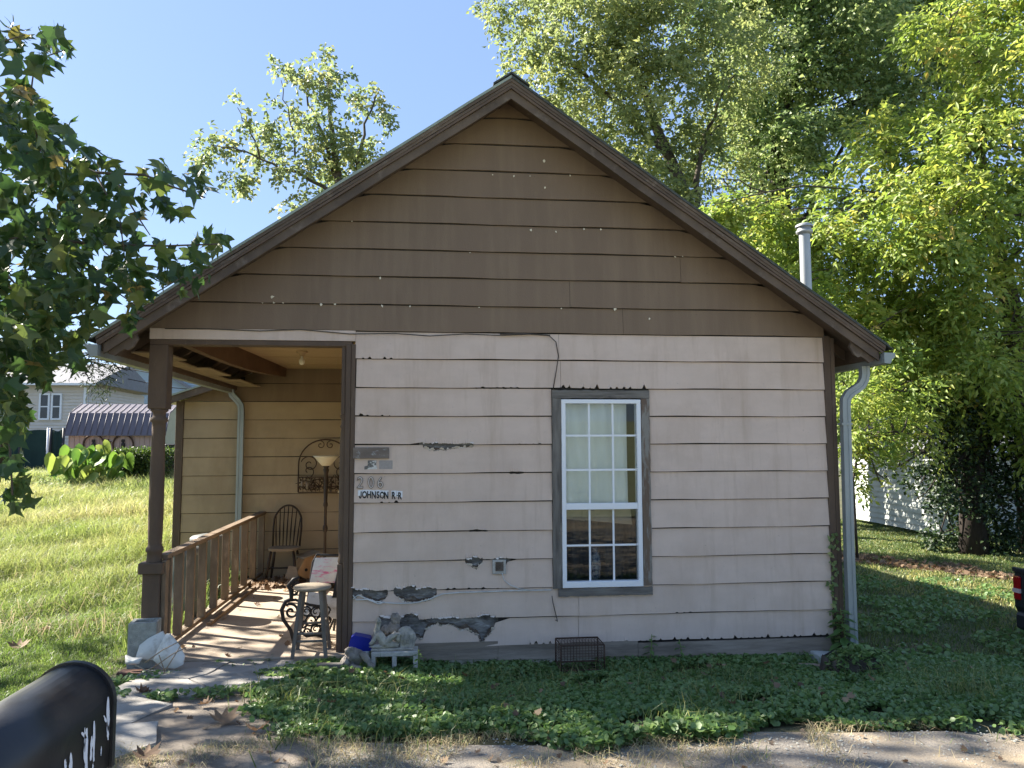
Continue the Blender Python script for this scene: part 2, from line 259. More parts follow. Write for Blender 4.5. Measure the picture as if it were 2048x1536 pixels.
class MB:
    def __init__(s): s.v = []; s.f = []; s.mi = []; s.cur = 0; s.smooth = set()
    def add(s, vs, fs, smooth=False):
        n = len(s.v); s.v += [V(x) for x in vs]
        for f in fs:
            if smooth: s.smooth.add(len(s.f))
            s.f.append([i+n for i in f]); s.mi.append(s.cur)
        return s
    def box(s, a, b, rot=None, piv=None, ch=0.):
        x0, y0, z0 = a; x1, y1, z1 = b
        if ch:
            bm = bmesh.new(); bmesh.ops.create_cube(bm, size=1)
            for v in bm.verts: v.co = V((x0+(v.co.x+.5)*(x1-x0), y0+(v.co.y+.5)*(y1-y0), z0+(v.co.z+.5)*(z1-z0)))
            bmesh.ops.bevel(bm, geom=bm.edges[:], offset=ch, segments=1, affect='EDGES')
            bm.verts.index_update(); vs = [v.co.copy() for v in bm.verts]; fs = [[v.index for v in f.verts] for f in bm.faces]; bm.free()
        else:
            vs = [V((x, y, z)) for z in (z0, z1) for y in (y0, y1) for x in (x0, x1)]
            fs = [(0, 2, 3, 1), (4, 5, 7, 6), (0, 1, 5, 4), (2, 6, 7, 3), (0, 4, 6, 2), (1, 3, 7, 5)]
        if rot is not None:
            pv = V(piv) if piv is not None else (V(a)+V(b))/2
            vs = [pv+rot@(v-pv) for v in vs]
        return s.add(vs, fs)
    def tube(s, pts, r, n=8, cap=True, smooth=True):
        pts = [V(p) for p in pts]; rs = r if isinstance(r, (list, tuple)) else [r]*len(pts)
        vs = []; prev = None
        for i, p in enumerate(pts):
            d = (pts[min(i+1, len(pts)-1)]-pts[max(i-1, 0)]).normalized()
            if prev is None: a = d.orthogonal().normalized()
            else:
                a = prev-d*prev.dot(d)
                a = a.normalized() if a.length > 1e-6 else d.orthogonal().normalized()
            prev = a; b = d.cross(a)
            for k in range(n):
                th = 2*math.pi*k/n; vs.append(p+(a*math.cos(th)+b*math.sin(th))*rs[i])
        fs = [(i*n+k, i*n+(k+1) % n, (i+1)*n+(k+1) % n, (i+1)*n+k) for i in range(len(pts)-1) for k in range(n)]
        s.add(vs, fs, smooth)
        if cap: n0 = len(s.v)-len(vs); s.f.append([n0+k for k in range(n)][::-1]); s.mi.append(s.cur); s.f.append([n0+(len(pts)-1)*n+k for k in range(n)]); s.mi.append(s.cur)
        return s
    def lathe(s, c, prof, n=20, axis='z', ang=2*math.pi, rot=None, smooth=True):
        c = V(c); vs = []; full = ang > 6.28; m = n if full else n+1
        for (r, h) in prof:
            for k in range(m):
                th = ang*k/n; q = V((r*math.cos(th), r*math.sin(th), h))
                if axis == 'y': q = V((q.x, q.z, q.y))
                if axis == 'x': q = V((q.z, q.x, q.y))
                if rot is not None: q = rot@q
                vs.append(c+q)
        fs = [(i*m+k, i*m+(k+1) % m, (i+1)*m+(k+1) % m, (i+1)*m+k) for i in range(len(prof)-1) for k in range(n)]
        return s.add(vs, fs, smooth)
    def prism(s, poly, y0, y1):
        "poly of (x,z) extruded between the two y"
        n = len(poly); vs = [V((x, y0, z)) for x, z in poly]+[V((x, y1, z)) for x, z in poly]
        return s.add(vs, [list(range(n)), list(range(2*n-1, n-1, -1))]+[(k, k+n, (k+1) % n+n, (k+1) % n) for k in range(n)])
    def prismf(s, poly, fn0, fn1):
        n = len(poly); vs = [V(fn0(a, b)) for a, b in poly]+[V(fn1(a, b)) for a, b in poly]
        return s.add(vs, [list(range(n)), list(range(2*n-1, n-1, -1))]+[(k, k+n, (k+1) % n+n, (k+1) % n) for k in range(n)])
    def blob(s, c, r, rot=None, seg=12, lump=0., seed=0):
        c = V(c); r = V(r) if not isinstance(r, (int, float)) else V((r, r, r)); vs = []; R = random.Random(seed); ph = [R.uniform(0, 6) for _ in range(6)]
        for i in range(seg//2+1):
            a = math.pi*i/(seg//2)
            for k in range(seg):
                b = 2*math.pi*k/seg; q = V((math.sin(a)*math.cos(b), math.sin(a)*math.sin(b), math.cos(a)))
                q *= 1+lump*(math.sin(q.x*4+ph[0])+math.sin(q.y*5+ph[1])+math.sin(q.z*4.5+ph[2]))/2
                q = V((q.x*r.x, q.y*r.y, q.z*r.z)); q = rot@q if rot is not None else q
                vs.append(c+q)
        return s.add(vs, [(i*seg+k, (i+1)*seg+k, (i+1)*seg+(k+1) % seg, i*seg+(k+1) % seg) for i in range(seg//2) for k in range(seg)], True)
    def build(s, name, m, parent=None, loc=None, fix=True):
        if parent is not None: o0 = worldloc(parent)
        else:
            if loc is None:
                xs = [v.x for v in s.v]; ys = [v.y for v in s.v]; zs = [v.z for v in s.v]
                loc = V(((min(xs)+max(xs))/2, (min(ys)+max(ys))/2, min(zs)))
            o0 = V(loc)
        me = bpy.data.meshes.new(name); me.from_pydata([tuple(v-o0) for v in s.v], [], s.f)
        if s.smooth: me.polygons.foreach_set('use_smooth', [i in s.smooth for i in range(len(s.f))])
        if any(s.mi): me.polygons.foreach_set('material_index', s.mi)
        if fix:
            bm = bmesh.new(); bm.from_mesh(me); bmesh.ops.recalc_face_normals(bm, faces=bm.faces[:]); bm.to_mesh(me); bm.free()
        me.update()
        return link(name, me, m, parent, None if parent is not None else o0)
def rz(a): return Matrix.Rotation(a, 3, 'Z')
def rx(a): return Matrix.Rotation(a, 3, 'X')
def ry(a): return Matrix.Rotation(a, 3, 'Y')
def spiral(c, r0, r1, a0, a1, n=24, ax=(1, 0, 0), az=(0, 0, 1)):
    c = V(c); ax = V(ax); az = V(az)
    return [c+ax*(r0+(r1-r0)*k/n)*math.cos(a0+(a1-a0)*k/n)+az*(r0+(r1-r0)*k/n)*math.sin(a0+(a1-a0)*k/n) for k in range(n+1)]

# ================================================================== SETTING
def axis(lo, hi, c, n, p):
    t = np.linspace(-1, 1, n); s = np.sign(t)*np.abs(t)**p
    return np.where(s < 0, c+s*(c-lo), c+s*(hi-c))
gx = axis(-600, 600, .5, 181, 4.2); gy = axis(-300, 900, 0, 181, 4.2)
X, Yg = np.meshgrid(gx, gy); Zg = H(X, Yg)-.01
nx = len(gx); idx = np.arange(nx*len(gy)).reshape(len(gy), nx)
q = np.stack([idx[:-1, :-1], idx[:-1, 1:], idx[1:, 1:], idx[1:, :-1]], -1).reshape(-1, 4)
me = npmesh('ground', np.stack([X, Yg, Zg], -1).reshape(-1, 3), q.ravel(), np.full(len(q), 4)); me.polygons.foreach_set('use_smooth', [True]*len(q))
tag(link('ground', me, Mt['ground']), 'soil and turf of the yard sloping down to the house', kind='structure')
def sheet(name, outline, m, dz, label, n=60):
    "patch of ground draped on the terrain; outline maps (s,t) in 0..1 to x,y"
    s = np.linspace(0, 1, n+1); S, T = np.meshgrid(s, s); x, y = outline(S, T); z = H(x, y)+dz
    idx = np.arange((n+1)**2).reshape(n+1, n+1); q = np.stack([idx[:-1, :-1], idx[:-1, 1:], idx[1:, 1:], idx[1:, :-1]], -1).reshape(-1, 4)
    me = npmesh(name, np.stack([x, y, z], -1).reshape(-1, 3), q.ravel(), np.full(len(q), 4))
    return tag(link(name, me, m), label, kind='structure')
def wob(x, s): return .09*np.sin(x*2.3+s)+.05*np.sin(x*5.1+2*s)+.03*np.sin(x*13+s)
sheet('road', lambda s, t: (-30+s*75, (-2.62-.05*np.clip(-30+s*75, 0, 8)+wob((-30+s*75), 1))*(1-t)+t*-11.), Mt['road'], .004, 'old asphalt road with gravel and dry grass along the yard', 120)
sheet('opposite_lawn', lambda s, t: (-60+s*120, -11.2-t*60), Mt['mown'], .006, 'sunlit lawn on the far side of the road')
sheet('dirt_path', lambda s, t: (-1.75+s*1.75+.25*(1-t)+wob(t*6, 2)*.6, -.5-t*2.6), Mt['dirt'], .012, 'bare dirt path between the broken walk slabs')
sheet('leaf_litter_patch', lambda s, t: (7.6+t*3.4+wob(s*8, 1), 9.4-t*3.4+(s-.5)*(1.6-t*.6)+wob(t*9, 4)), Mt['litter'], .006, 'brown leaf litter strip on the right lawn')
sheet('red_path', lambda s, t: (at(75, 950, 18).x+s*(at(120, 950, 18).x-at(75, 950, 18).x)-t*1.2, 17.5+t*5+0*s), Mt['redpath'], .02, 'reddish paved path behind the long grass')

# concrete walk in front of the porch, broken slabs
walk = thing('walkway', (-1, -.8, .15), 'cracked concrete walk leading from the porch to the road', None); walk['kind'] = 'structure'
def slab(poly, z0, th=.09, m='concrete', name='slab', tilt=(0, 0)):
    b = MB(); cx = sum(p[0] for p in poly)/len(poly); cy = sum(p[1] for p in poly)/len(poly)
    fz = lambda x, y: z0+tilt[0]*(x-cx)+tilt[1]*(y-cy)
    P = []
    for i, (x, y) in enumerate(poly):
        x2, y2 = poly[(i+1) % len(poly)]; L = math.hypot(x2-x, y2-y); n = max(1, int(L/.12))
        for k in range(n):
            f = k/n; j = .012 if k else 0; P.append((x+(x2-x)*f+rnd.uniform(-j, j), y+(y2-y)*f+rnd.uniform(-j, j)))
    b.prismf(P, lambda x, y: (x, y, fz(x, y)), lambda x, y: (x, y, fz(x, y)-th)); return b.build(name, Mt[m], walk)
slab([(-1.62, -.12), (-1.02, -.14), (-1.10, -.62), (-1.20, -.74), (-1.66, -.60)], .208, tilt=(0, -.06))
slab([(-1.010, -.14), (-.45, -.16), (-.42, -.80), (-.41, -1.12), (-.62, -1.16), (-.95, -1.08), (-1.188, -.746), (-1.09, -.62)], .222, tilt=(.01, -.065))
slab([(-1.66, -.612), (-1.202, -.752), (-.962, -1.09), (-1.02, -1.30), (-1.36, -1.38), (-1.68, -1.16)], .236, tilt=(.01, -.05))
slab([(-1.62, -1.22), (-1.30, -1.42), (-1.05, -1.60), (-1.18, -2.05), (-1.45, -2.1), (-1.70, -1.7)], .300, tilt=(.0, -.05))
slab([(-1.30, -2.16), (-.98, -2.10), (-.86, -2.5), (-1.1, -2.9), (-1.45, -2.6)], .362, tilt=(.0, -.03))

# ================================================================== THE HOUSE
house = thing('house', (1.4, 0, .2), 'small brown and pink sided gabled house with corner porch and peeling paint', 'house')
RX, RZ, SL = 1.432, 5.50, .688          # ridge and slope of the roof top
def roofz(x): return RZ-SL*abs(x-RX)
YF, YB = -.38, 9.6
ZL = [3.134, 2.876, 2.606, 2.340, 2.075, 1.809, 1.541, 1.272, 1.006, .741, .473, .225]
ZG = [3.134, 3.388, 3.656, 3.918, 4.182, 4.450, 4.712, 4.978, 5.25]
GAP = .009
def sec(r, n):
    a = [0.]
    for _ in range(n): a.append(a[-1]+r.uniform(-1, 1))
    return a
# damage along a lap line: (x0, x1, how far the board above is eaten up, how far the board below is eaten down, teeth)
DAM = {1: [(.03, .36, .030, 0, 1)], 2: [(1.10, 1.58, .012, .004, 1), (1.93, 2.79, .045, 0, 1)], 3: [(.01, .33, .026, 0, 1)],
       4: [(.68, 1.14, .018, .034, 0), (1.5, 1.8, .01, 0, 1)], 5: [(1.44, 1.58, .008, .014, 0)], 6: [(.22, .42, .026, 0, 1)], 7: [(1.06, 1.24, .01, .006, 0)],
       8: [(1.06, 1.23, .050, .050, 0), (1.315, 1.45, .04, .05, 0)],
       9: [(-.01, .355, .055, .085, 0), (.375, .84, .085, .095, 0), (.84, 1.36, .016, .004, 1)],
       10: [(.26, .70, .07, .20, 0), (.70, 1.02, .012, .03, 0), (1.02, 1.34, .055, .17, 2), (3.0, 3.22, .014, 0, 1)],
       11: [(1.62, 1.88, .06, 0, 1), (1.9, 2.9, .012, 0, 1), (2.86, 4.57, .034, 0, 1)]}
def outline(line, ox, oy, sc, U, D):
    q = lambda P: [(lambda w_: (w_.x, abs(w_.z-ZL[line])))(at(ox+a/sc, oy+b/sc, -.02)) for a, b in P]
    return q(U), q(D)
ROT = {9: [outline(9, 540, 1120, 4.452, [(722, 235), (760, 250), (800, 262), (830, 248), (860, 250), (900, 264), (960, 272), (1050, 280)], [(722, 360), (760, 330), (800, 312), (830, 335), (900, 360), (960, 370), (1020, 350), (1050, 300)]),
           outline(9, 540, 1120, 4.452, [(1100, 275), (1108, 245), (1130, 238), (1155, 245), (1170, 272), (1190, 240), (1240, 232), (1296, 224), (1304, 252), (1370, 240), (1420, 233), (1450, 258), (1485, 278)], [(1100, 290), (1130, 322), (1170, 350), (1200, 370), (1260, 372), (1330, 370), (1390, 355), (1440, 345), (1485, 305)])],
       10: [outline(10, 540, 1120, 4.452, [(962, 530), (966, 498), (990, 492), (1040, 502), (1080, 510), (1120, 488), (1160, 506), (1200, 482), (1260, 474), (1310, 484), (1328, 528), (1390, 536), (1440, 542), (1500, 538), (1560, 545), (1660, 542), (1682, 524), (1760, 514), (1840, 510), (1880, 486), (1940, 483), (1980, 500), (2004, 535)],
            [(962, 560), (968, 620), (1100, 690), (1290, 690), (1360, 706), (1370, 652), (1400, 602), (1440, 580), (1500, 562), (1514, 582), (1580, 570), (1640, 585), (1690, 622), (1740, 608), (1800, 640), (1850, 668), (1866, 708), (1890, 738), (1912, 700), (1960, 652), (1996, 590), (2010, 552)])],
       8: [outline(8, 640, 860, 4.267, [(1238, 1118), (1290, 1092), (1322, 1074), (1345, 1085), (1370, 1102), (1388, 1116)], [(1238, 1128), (1275, 1145), (1300, 1165), (1338, 1185), (1352, 1150), (1388, 1124)]), outline(8, 640, 860, 4.267, [(1478, 1112), (1502, 1095), (1540, 1080), (1570, 1095), (1602, 1108)], [(1478, 1125), (1500, 1180), (1530, 1215), (1562, 1196), (1602, 1118)])],
       4: [outline(4, 640, 860, 4.267, [(875, 134), (920, 116), (960, 108), (1000, 100), (1012, 126), (1060, 112), (1110, 126), (1150, 118), (1220, 128), (1310, 132)], [(875, 142), (930, 160), (960, 164), (985, 176), (1030, 158), (1068, 172), (1100, 156), (1150, 152), (1190, 142), (1310, 138)])]}
for _k in (4, 8, 9, 10):
    DAM[_k] = [d for d in DAM[_k] if d[4] == 1]+[(min(U[0][0], D[0][0]), max(U[-1][0], D[-1][0]), .05, .05, 3) for U, D in ROT[_k]]
def rotten(k, up, x):
    for U, D in ROT.get(k, []):
        P = U if up else D
        if P[0][0] <= x <= P[-1][0]: return float(np.interp(x, [p[0] for p in P], [p[1] for p in P]))
    return 0.
def prof(k, up, xs, R):
    d = [0.]*len(xs)
    for (x0, x1, a, b, mode) in DAM.get(k, []):
        if mode == 3:
            for i, x in enumerate(xs):
                e = rotten(k, up, x)
                if e > 0: d[i] = max(d[i], e*(1+.10*math.sin(x*160+k)*R.random())+R.uniform(-.004, .003), .002)
            continue
        amp = a if up else b
        if amp <= 0: continue
        w1 = R.uniform(0, 9)
        for i, x in enumerate(xs):
            if x0 < x < x1:
                f = (x-x0)/(x1-x0)
                if mode == 1:
                    s = max(0, math.sin(x*95+w1)+.7*math.sin(x*41+w1*2)+.5*math.sin(x*23)-.35)/1.7
                    e = amp*s*R.uniform(.6, 1)
                elif mode == 2 and not up:
                    e = amp*max(0, 1-abs(f-.55)/.45)*R.uniform(.85, 1)+.01
                else:
                    e = amp*(max(0, math.sin(math.pi*f))**.45)*(.72+.22*math.sin(x*31+w1)+.16*math.sin(x*77+2*w1))*R.uniform(.88, 1)
                d[i] = max(d[i], e)
    return d
def lap_board(name, x0, x1, zt, zb, kt, kb, m, parent, top=None, seed=0, yoff=0., dam=True, ybot=-.025, ytop=-.006):
    "one lap siding board; kt, kb are the lap lines above and below it"
    R = random.Random(seed); xs = [x0, x1]
    n = max(2, int((x1-x0)/.16)); xs += [x0+(x1-x0)*i/n for i in range(1, n)]
    if dam:
        for k in (kt, kb):
            for (a, b, u_, d_, mo) in DAM.get(k, []):
                a2, b2 = max(a, x0), min(b, x1)
                if b2 > a2:
                    c = max(2, int((b2-a2)/.007)); xs += [a2+(b2-a2)*i/c for i in range(c+1)]
    if top:
        for s in top[1]:
            if x0 < s < x1: xs.append(s)
    xs = sorted(set(round(x, 4) for x in xs))
    du = prof(kb, True, xs, R) if dam else [0]*len(xs); dd = prof(kt, False, xs, R) if dam else [0]*len(xs)
    ph = R.uniform(0, 6); b = MB(); vs = []; fs = []
    for i, x in enumerate(xs):
        z1 = zt-GAP-(dd[i] if dd[i] > 0 else 0); z0 = zb+du[i]+.0032*math.sin(x*3.1+ph)+.0016*math.sin(x*9+ph)
        if top: z1 = min(z1, top[0](x)); z0 = min(z0, z1-.001)
        if z1 < z0+.001: z1 = z0+.001
        wv = .0022*math.sin(x*2.3+ph*2)+.0014*math.sin(x*6.7+ph)
        def yy(z): return yoff+ytop+(ybot+wv-ytop)*max(0, min(1, (zt-z)/(zt-zb)))
        lift = .006*R.random() if du[i] > .004 else 0
        zm = min(z1, zb+.13)-.0005 if z1 > zb+.02 else (z0+z1)/2; zm = max(zm, z0+.0004) if z1 > z0+.001 else (z0+z1)/2
        zl_ = z0+(zm-z0)*.35
        vs += [(x, yy(z1), z1), (x, yy(zm), zm), (x, yy(zl_), zl_), (x, yy(z0)-lift, z0), (x, yoff-.0035, z0), (x, yoff-.0035, z1)]
    for i in range(len(xs)-1):
        a = i*6; c = a+6
        fs += [(a, a+1, c+1, c), (a+1, a+2, c+2, c+1), (a+2, a+3, c+3, c+2), (a+3, a+4, c+4, c+3), (a+5, a, c, c+5)]
    e = (len(xs)-1)*6; fs += [(0, 5, 4, 3, 2, 1), (e, e+1, e+2, e+3, e+4, e+5)]
    b.add(vs, fs); return b.build(name, m, parent)
# sheathing with the window hole, rooms behind
sh = MB(); XW = 4.60
for a, c in (((.0, .004, .2), (1.93, .10, 3.134)), ((2.73, 0, .2), (XW, .10, 3.134)), ((1.93, 0, .2), (2.73, .10, .72)), ((1.93, 0, 2.51), (2.73, .10, 3.134))): sh.box(a, c)
sh.prism([(-1.80, 3.136), (4.66, 3.136), (RX, roofz(RX)-.10)], 0, .1)
sh.build('sheathing', Mt['lapshade'], house)
wl = MB(); wl.box((0, .10, .2), (.1, 4.36, 3.4)); wl.build('porch_side_wall', Mt['tan'], house)
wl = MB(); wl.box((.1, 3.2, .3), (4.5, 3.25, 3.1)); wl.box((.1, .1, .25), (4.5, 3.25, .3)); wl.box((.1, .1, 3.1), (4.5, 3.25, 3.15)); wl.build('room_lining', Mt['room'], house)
wl = MB(); wl.box((4.56, .10, .1), (4.66, YB-.1, 3.1)); wl.box((0, YB-.2, .1), (4.6, YB-.1, 3.2)); wl.build('side_wall', Mt['pale'], house)
for k in range(11): MB().box((4.66, .12, ZL[k+1]+.004), (4.676, YB-.1, ZL[k]-.004)).build('siding_board', Mt['pale'], house)
# gable boards
gtop = (lambda x: roofz(x)-.085, [RX])
GJ = {0: 2.555, 1: 2.034, 2: 3.142}
for k in range(9):
    zb = ZG[k]; zt = ZG[k+1] if k < 8 else 5.45
    hw = (RZ-.085-zb)/SL; xa, xb = max(RX-hw, -1.84), min(RX+hw, 4.60)
    cuts = [xa]+([GJ[k]] if k in GJ else [])+[xb]
    for j in range(len(cuts)-1):
        lap_board('gable_board', cuts[j]+(.0015 if j else 0), cuts[j+1]-(.0015 if j < len(cuts)-2 else 0), zt, zb, -1, -1, Mt['brown'], house, gtop, 40+k*3+j, dam=False)
# lower boards, cut round the window casing
for k in range(11):
    zt, zb = ZL[k], ZL[k+1]
    if k == 0: segs = [(0, 1.921), (1.924, 4.588)]
    elif k == 1: segs = [(.012, 1.936), (1.939, 4.588)]
    elif zb > .70: segs = [(.006, 1.846), (2.802, 4.588)]
    elif k == 9: segs = [(.006, 2.090), (2.093, 4.588)]
    else: segs = [(.006, 2.086), (2.089, 4.588)]
    for j, (a, c) in enumerate(segs): lap_board('siding_board', a, c, zt, zb, k, k+1, Mt['pale'], house, None, 100+k*2+j)
# torn fibre layers and curled paint round the rotten places
FB = MB(); CU = MB(); SP = MB(); PR = MB(); R = random.Random(5)
for k in ROT:
    for U, D in ROT[k]: MB().box((U[0][0]-.03, -.003, ZL[k]-max(p[1] for p in D)-.02), (U[-1][0]+.03, .004, ZL[k]+max(p[1] for p in U)+.02)).build('rotten_wood', Mt['rot'], house)

for k in ROT:
    for U, D in ROT[k]:
        x0, x1 = U[0][0], U[-1][0]
        for sg, P in ((1, U), (-1, D)):
            n = int((x1-x0)/.009); w1, w2 = R.uniform(0, 9), R.uniform(0, 9); vs = []
            for i in range(n+1):
                x = x0+(x1-x0)*i/n; e = rotten(k, sg > 0, x); t_ = .5+.3*math.sin(x*21+w1)+.2*math.sin(x*57+w2); hi = e+.006; lo = e*(.52+.42*t_)*R.uniform(.9, 1.04)
                vs += [(x, -.009-.002*R.random(), ZL[k]+sg*hi), (x, -.011-.006*R.random(), ZL[k]+sg*min(lo, hi-.002))]
            FB.add(vs, [(2*i, 2*i+1, 2*i+3, 2*i+2) for i in range(n)])
            for i in range(int((x1-x0)/.022)):
                x = R.uniform(x0+.01, x1-.01); e = rotten(k, sg > 0, x)
                if e < .012: continue
                w_ = R.uniform(.006, .024); h_ = R.uniform(.004, .016); p = V((x, -.0245, ZL[k]+sg*e))
                CU.add([p+V((-w_, 0, sg*.003)), p+V((w_, 0, sg*.003)), p+V((w_*R.uniform(.2, .8), -R.uniform(.006, .016), -sg*h_)), p+V((-w_*R.uniform(.3, .9), -R.uniform(.004, .012), -sg*h_*.7))], [(0, 1, 2, 3)])
        for sg in (1, -1):                       # bared primer round the rim
            n = int((x1-x0)/.006); run = False
            for i in range(n):
                x = x0+(x1-x0)*i/n; e = rotten(k, sg > 0, x); ww = .004+.018*max(0, math.sin(x*43+k+sg)*.6+math.sin(x*19+2*k)*.5)
                if e < .012 or R.random() < .12: continue
                z0_, z1_ = ZL[k]+sg*e, ZL[k]+sg*(e+ww*R.uniform(.6, 1.1)); yf = lambda z: (-.0274+.019*abs(z-ZL[k])/.267) if sg > 0 else (-.0086-.019*(abs(z-ZL[k]))/.267)
                PR.add([V((x, yf(z0_), z0_)), V((x+.0062, yf(z0_), z0_)), V((x+.0062, yf(z1_), z1_)), V((x, yf(z1_), z1_))], [(0, 1, 2, 3)])
        for i in range(int((x1-x0)*45)):      # splinters and shreds hanging in the hole
            x = R.uniform(x0+.02, x1-.02); sg = R.choice((1, -1)); e = rotten(k, sg > 0, x)
            if e < .03: continue
            L = R.uniform(.02, .09); z = ZL[k]+sg*e*R.uniform(.1, .85); h_ = R.uniform(.002, .007); t_ = R.uniform(-.25, .25)
            SP.add([V((x-L/2, -.004-.01*R.random(), z-t_*L/2)), V((x+L/2, -.004-.012*R.random(), z+t_*L/2)), V((x+L/2*.8, -.006, z+t_*L/2+h_)), V((x-L/2*.7, -.006, z-t_*L/2+h_))], [(0, 1, 2, 3)])
tag(PR.build('bared_primer', Mt['primer'], house, fix=False), kind='stuff'); tag(FB.build('torn_fibre', Mt['fibre'], house, fix=False), kind='stuff'); tag(CU.build('curled_paint', Mt['curl'], house, fix=False), kind='stuff'); tag(SP.build('wood_splinters', Mt['graywoodh'], house, fix=False), kind='stuff')
# skirt, foundation
MB().box((.55, -.026, .105), (1.33, -.004, .262)).build('skirt_board', Mt['skirt'], house)
MB().box((1.333, -.024, .088), (2.65, -.004, .232)).build('skirt_board', Mt['skirt'], house)
MB().box((2.653, -.026, .07), (4.58, -.004, .205)).build('skirt_board', Mt['skirt'], house)
MB().box((.02, -.014, .10), (.548, -.004, .24)).build('skirt_board', Mt['skirt'], house)
MB().box((.0, .0, -.25), (4.62, .08, .19)).box((.2, -.018, -.25), (4.6, 0, .068)).build('foundation', Mt['found'], house)
# corner boards
for a, c in (((4.588, -.03, .05), (4.655, -.001, 3.14)), ((4.657, -.03, .04), (4.70, .12, 3.12)), ((-.035, -.028, .2), (.004, .09, 3.005)), ((-.085, -.022, .2), (-.037, .09, 3.005))): MB().box(a, c, ch=.004).build('corner_board', Mt['trim'], house)
# half post against the wall
b = MB(); b.box((-.125, .0, 2.35), (-.087, .10, 3.0), ch=.004)
b.lathe((-.088, .05, 0), [(.05, 2.35), (.052, 2.33), (.04, 2.31), (.04, 2.26), (.05, 2.24), (.04, 2.22), (.048, 2.1), (.052, 1.2), (.045, 1.05), (.055, 1.0), (.045, .98)], 12)
b.box((-.14, -.005, .2), (-.087, .10, .98), ch=.004); b.build('half_post', Mt['trim'], house)
# porch beam and trim
MB().box((-1.84, -.022, 3.035), (-.001, .10, 3.134)).build('beam_board', Mt['pale'], house)
MB().box((-1.84, -.015, 2.985), (-.03, .12, 3.033), ch=.004).build('beam_trim', Mt['trim'], house)
# porch post
post = MB(); post.box((-1.84, -.02, 2.40), (-1.68, .14, 2.985), ch=.006)
pc = (-1.76, .06, 0)
post.lathe(pc, [(.001, 2.41), (.075, 2.40), (.078, 2.385), (.055, 2.365), (.055, 2.33), (.075, 2.315), (.077, 2.29), (.058, 2.275), (.058, 2.23), (.057, 2.1), (.062, 1.9), (.064, 1.5), (.063, 1.3), (.058, 1.19), (.06, 1.17), (.074, 1.15), (.076, 1.125), (.062, 1.11), (.064, 1.07), (.07, 1.02)], 20)
post.build('post', Mt['trim'], house)
pd = MB(); pd.box((-1.865, -.045, .93), (-1.655, .165, 1.03), ch=.008).box((-1.835, -.015, .12), (-1.685, .135, .93), ch=.006); pd.build('post_pedestal', Mt['trim'], house)
# porch floor
b = MB(); b.box((-1.86, -.10, .02), (-.002, 4.36, .2), ch=.006); b.build('porch_floor', Mt['porchfloor'], house)
# porch ceiling of narrow boards, bowed beam along its left edge
for i in range(14):
    y0 = .12+i*.302; MB().box((-1.60, y0, 3.205+.002*(i % 3)), (-.01, y0+.298, 3.225)).build('ceiling_board', Mt['ceil'], house)
b = MB(); n = 12; vs = []
for i in range(n+1):
    f = i/n; y = .12+f*4.15; dip = .06*math.sin(math.pi*f); x = -1.66+.20*f
    vs += [(x-.02, y, 3.02-dip+.06*f), (x+.06, y, 3.02-dip+.06*f), (x+.06, y, 3.205), (x-.02, y, 3.205)]
b.add(vs, [(i*4+k, i*4+(k+1) % 4, i*4+4+(k+1) % 4, i*4+4+k) for i in range(n) for k in range(4)]+[(0, 1, 2, 3), (n*4+3, n*4+2, n*4+1, n*4)]); b.build('bowed_beam', Mt['redwood'], house)
# bulb
b = MB(); lp = at(604, 715, 2.2); lx = lp.x
b.lathe((lx, 2.2, 3.205), [(.001, 0), (.07, 0), (.07, -.015), (.035, -.03), (.03, -.06), (.001, -.06)], 14); lh = b.build('lamp_holder', Mt['ceil'], house)
b = MB(); b.lathe((lx, 2.2, 3.145), [(.014, 0), (.016, -.02), (.034, -.05), (.036, -.075), (.024, -.10), (.001, -.108)], 14); b.build('bulb', Mt['bulb'], lh)
# back wall of the porch: tan boards, brown frieze, rear wing
YBW = 4.35
MB().box((-2.93, YBW, .1), (.0, YBW+.1, 2.70)).box((-2.06, YBW+.001, 2.70), (.0, YBW+.1, 3.3)).build('wing_wall', Mt['lapshade'], house); MB().box((-2.93, YBW+.1, .1), (-2.83, 9.2, 2.75)).build('wing_wall', Mt['tan'], house)
zb = 2.722; zs = [2.722, 2.455, 2.187, 1.915, 1.645, 1.377, 1.109, .84, .575, .31, .2]
for k in range(len(zs)-1): lap_board('porch_wall_board', -2.845, -.001, zs[k], zs[k+1], -1, -1, Mt['tan'], house, None, 300+k, yoff=YBW, dam=False, ybot=-.020)
lap_board('porch_wall_board', -2.1, -.001, 2.99, 2.722, -1, -1, Mt['brown'], house, None, 330, yoff=YBW, dam=False, ybot=-.018)
lap_board('porch_wall_board', -2.845, -2.1, 2.99, 2.722, -1, -1, Mt['brown'], house, (lambda x: 2.70+.42*(x+2.93), []), 331, yoff=YBW, dam=False, ybot=-.018)
lap_board('porch_wall_board', -2.0, -.001, 3.24, 2.99, -1, -1, Mt['brown'], house, None, 332, yoff=YBW, dam=False, ybot=-.018)
MB().box((-2.955, YBW-.032, .1), (-2.848, YBW-.001, 2.72), ch=.004).build('corner_board', Mt['trim'], house)
# wing roof with its rake board
def wz(x): return 3.06+.345*(x+2.1)
b = MB(); b.prism([(-3.12, wz(-3.12)), (-1.95, wz(-1.95)), (-1.95, wz(-1.95)-.10), (-3.12, wz(-3.12)-.10)], 4.02, 4.05); b.build('rake_board', Mt['rake'], house)
b = MB(); b.prism([(-3.16, wz(-3.16)+.025), (-1.9, wz(-1.9)+.025), (-1.9, wz(-1.9)), (-3.16, wz(-3.16))], 4.0, 9.4); b.build('wing_roof', Mt['rooflip'], house)
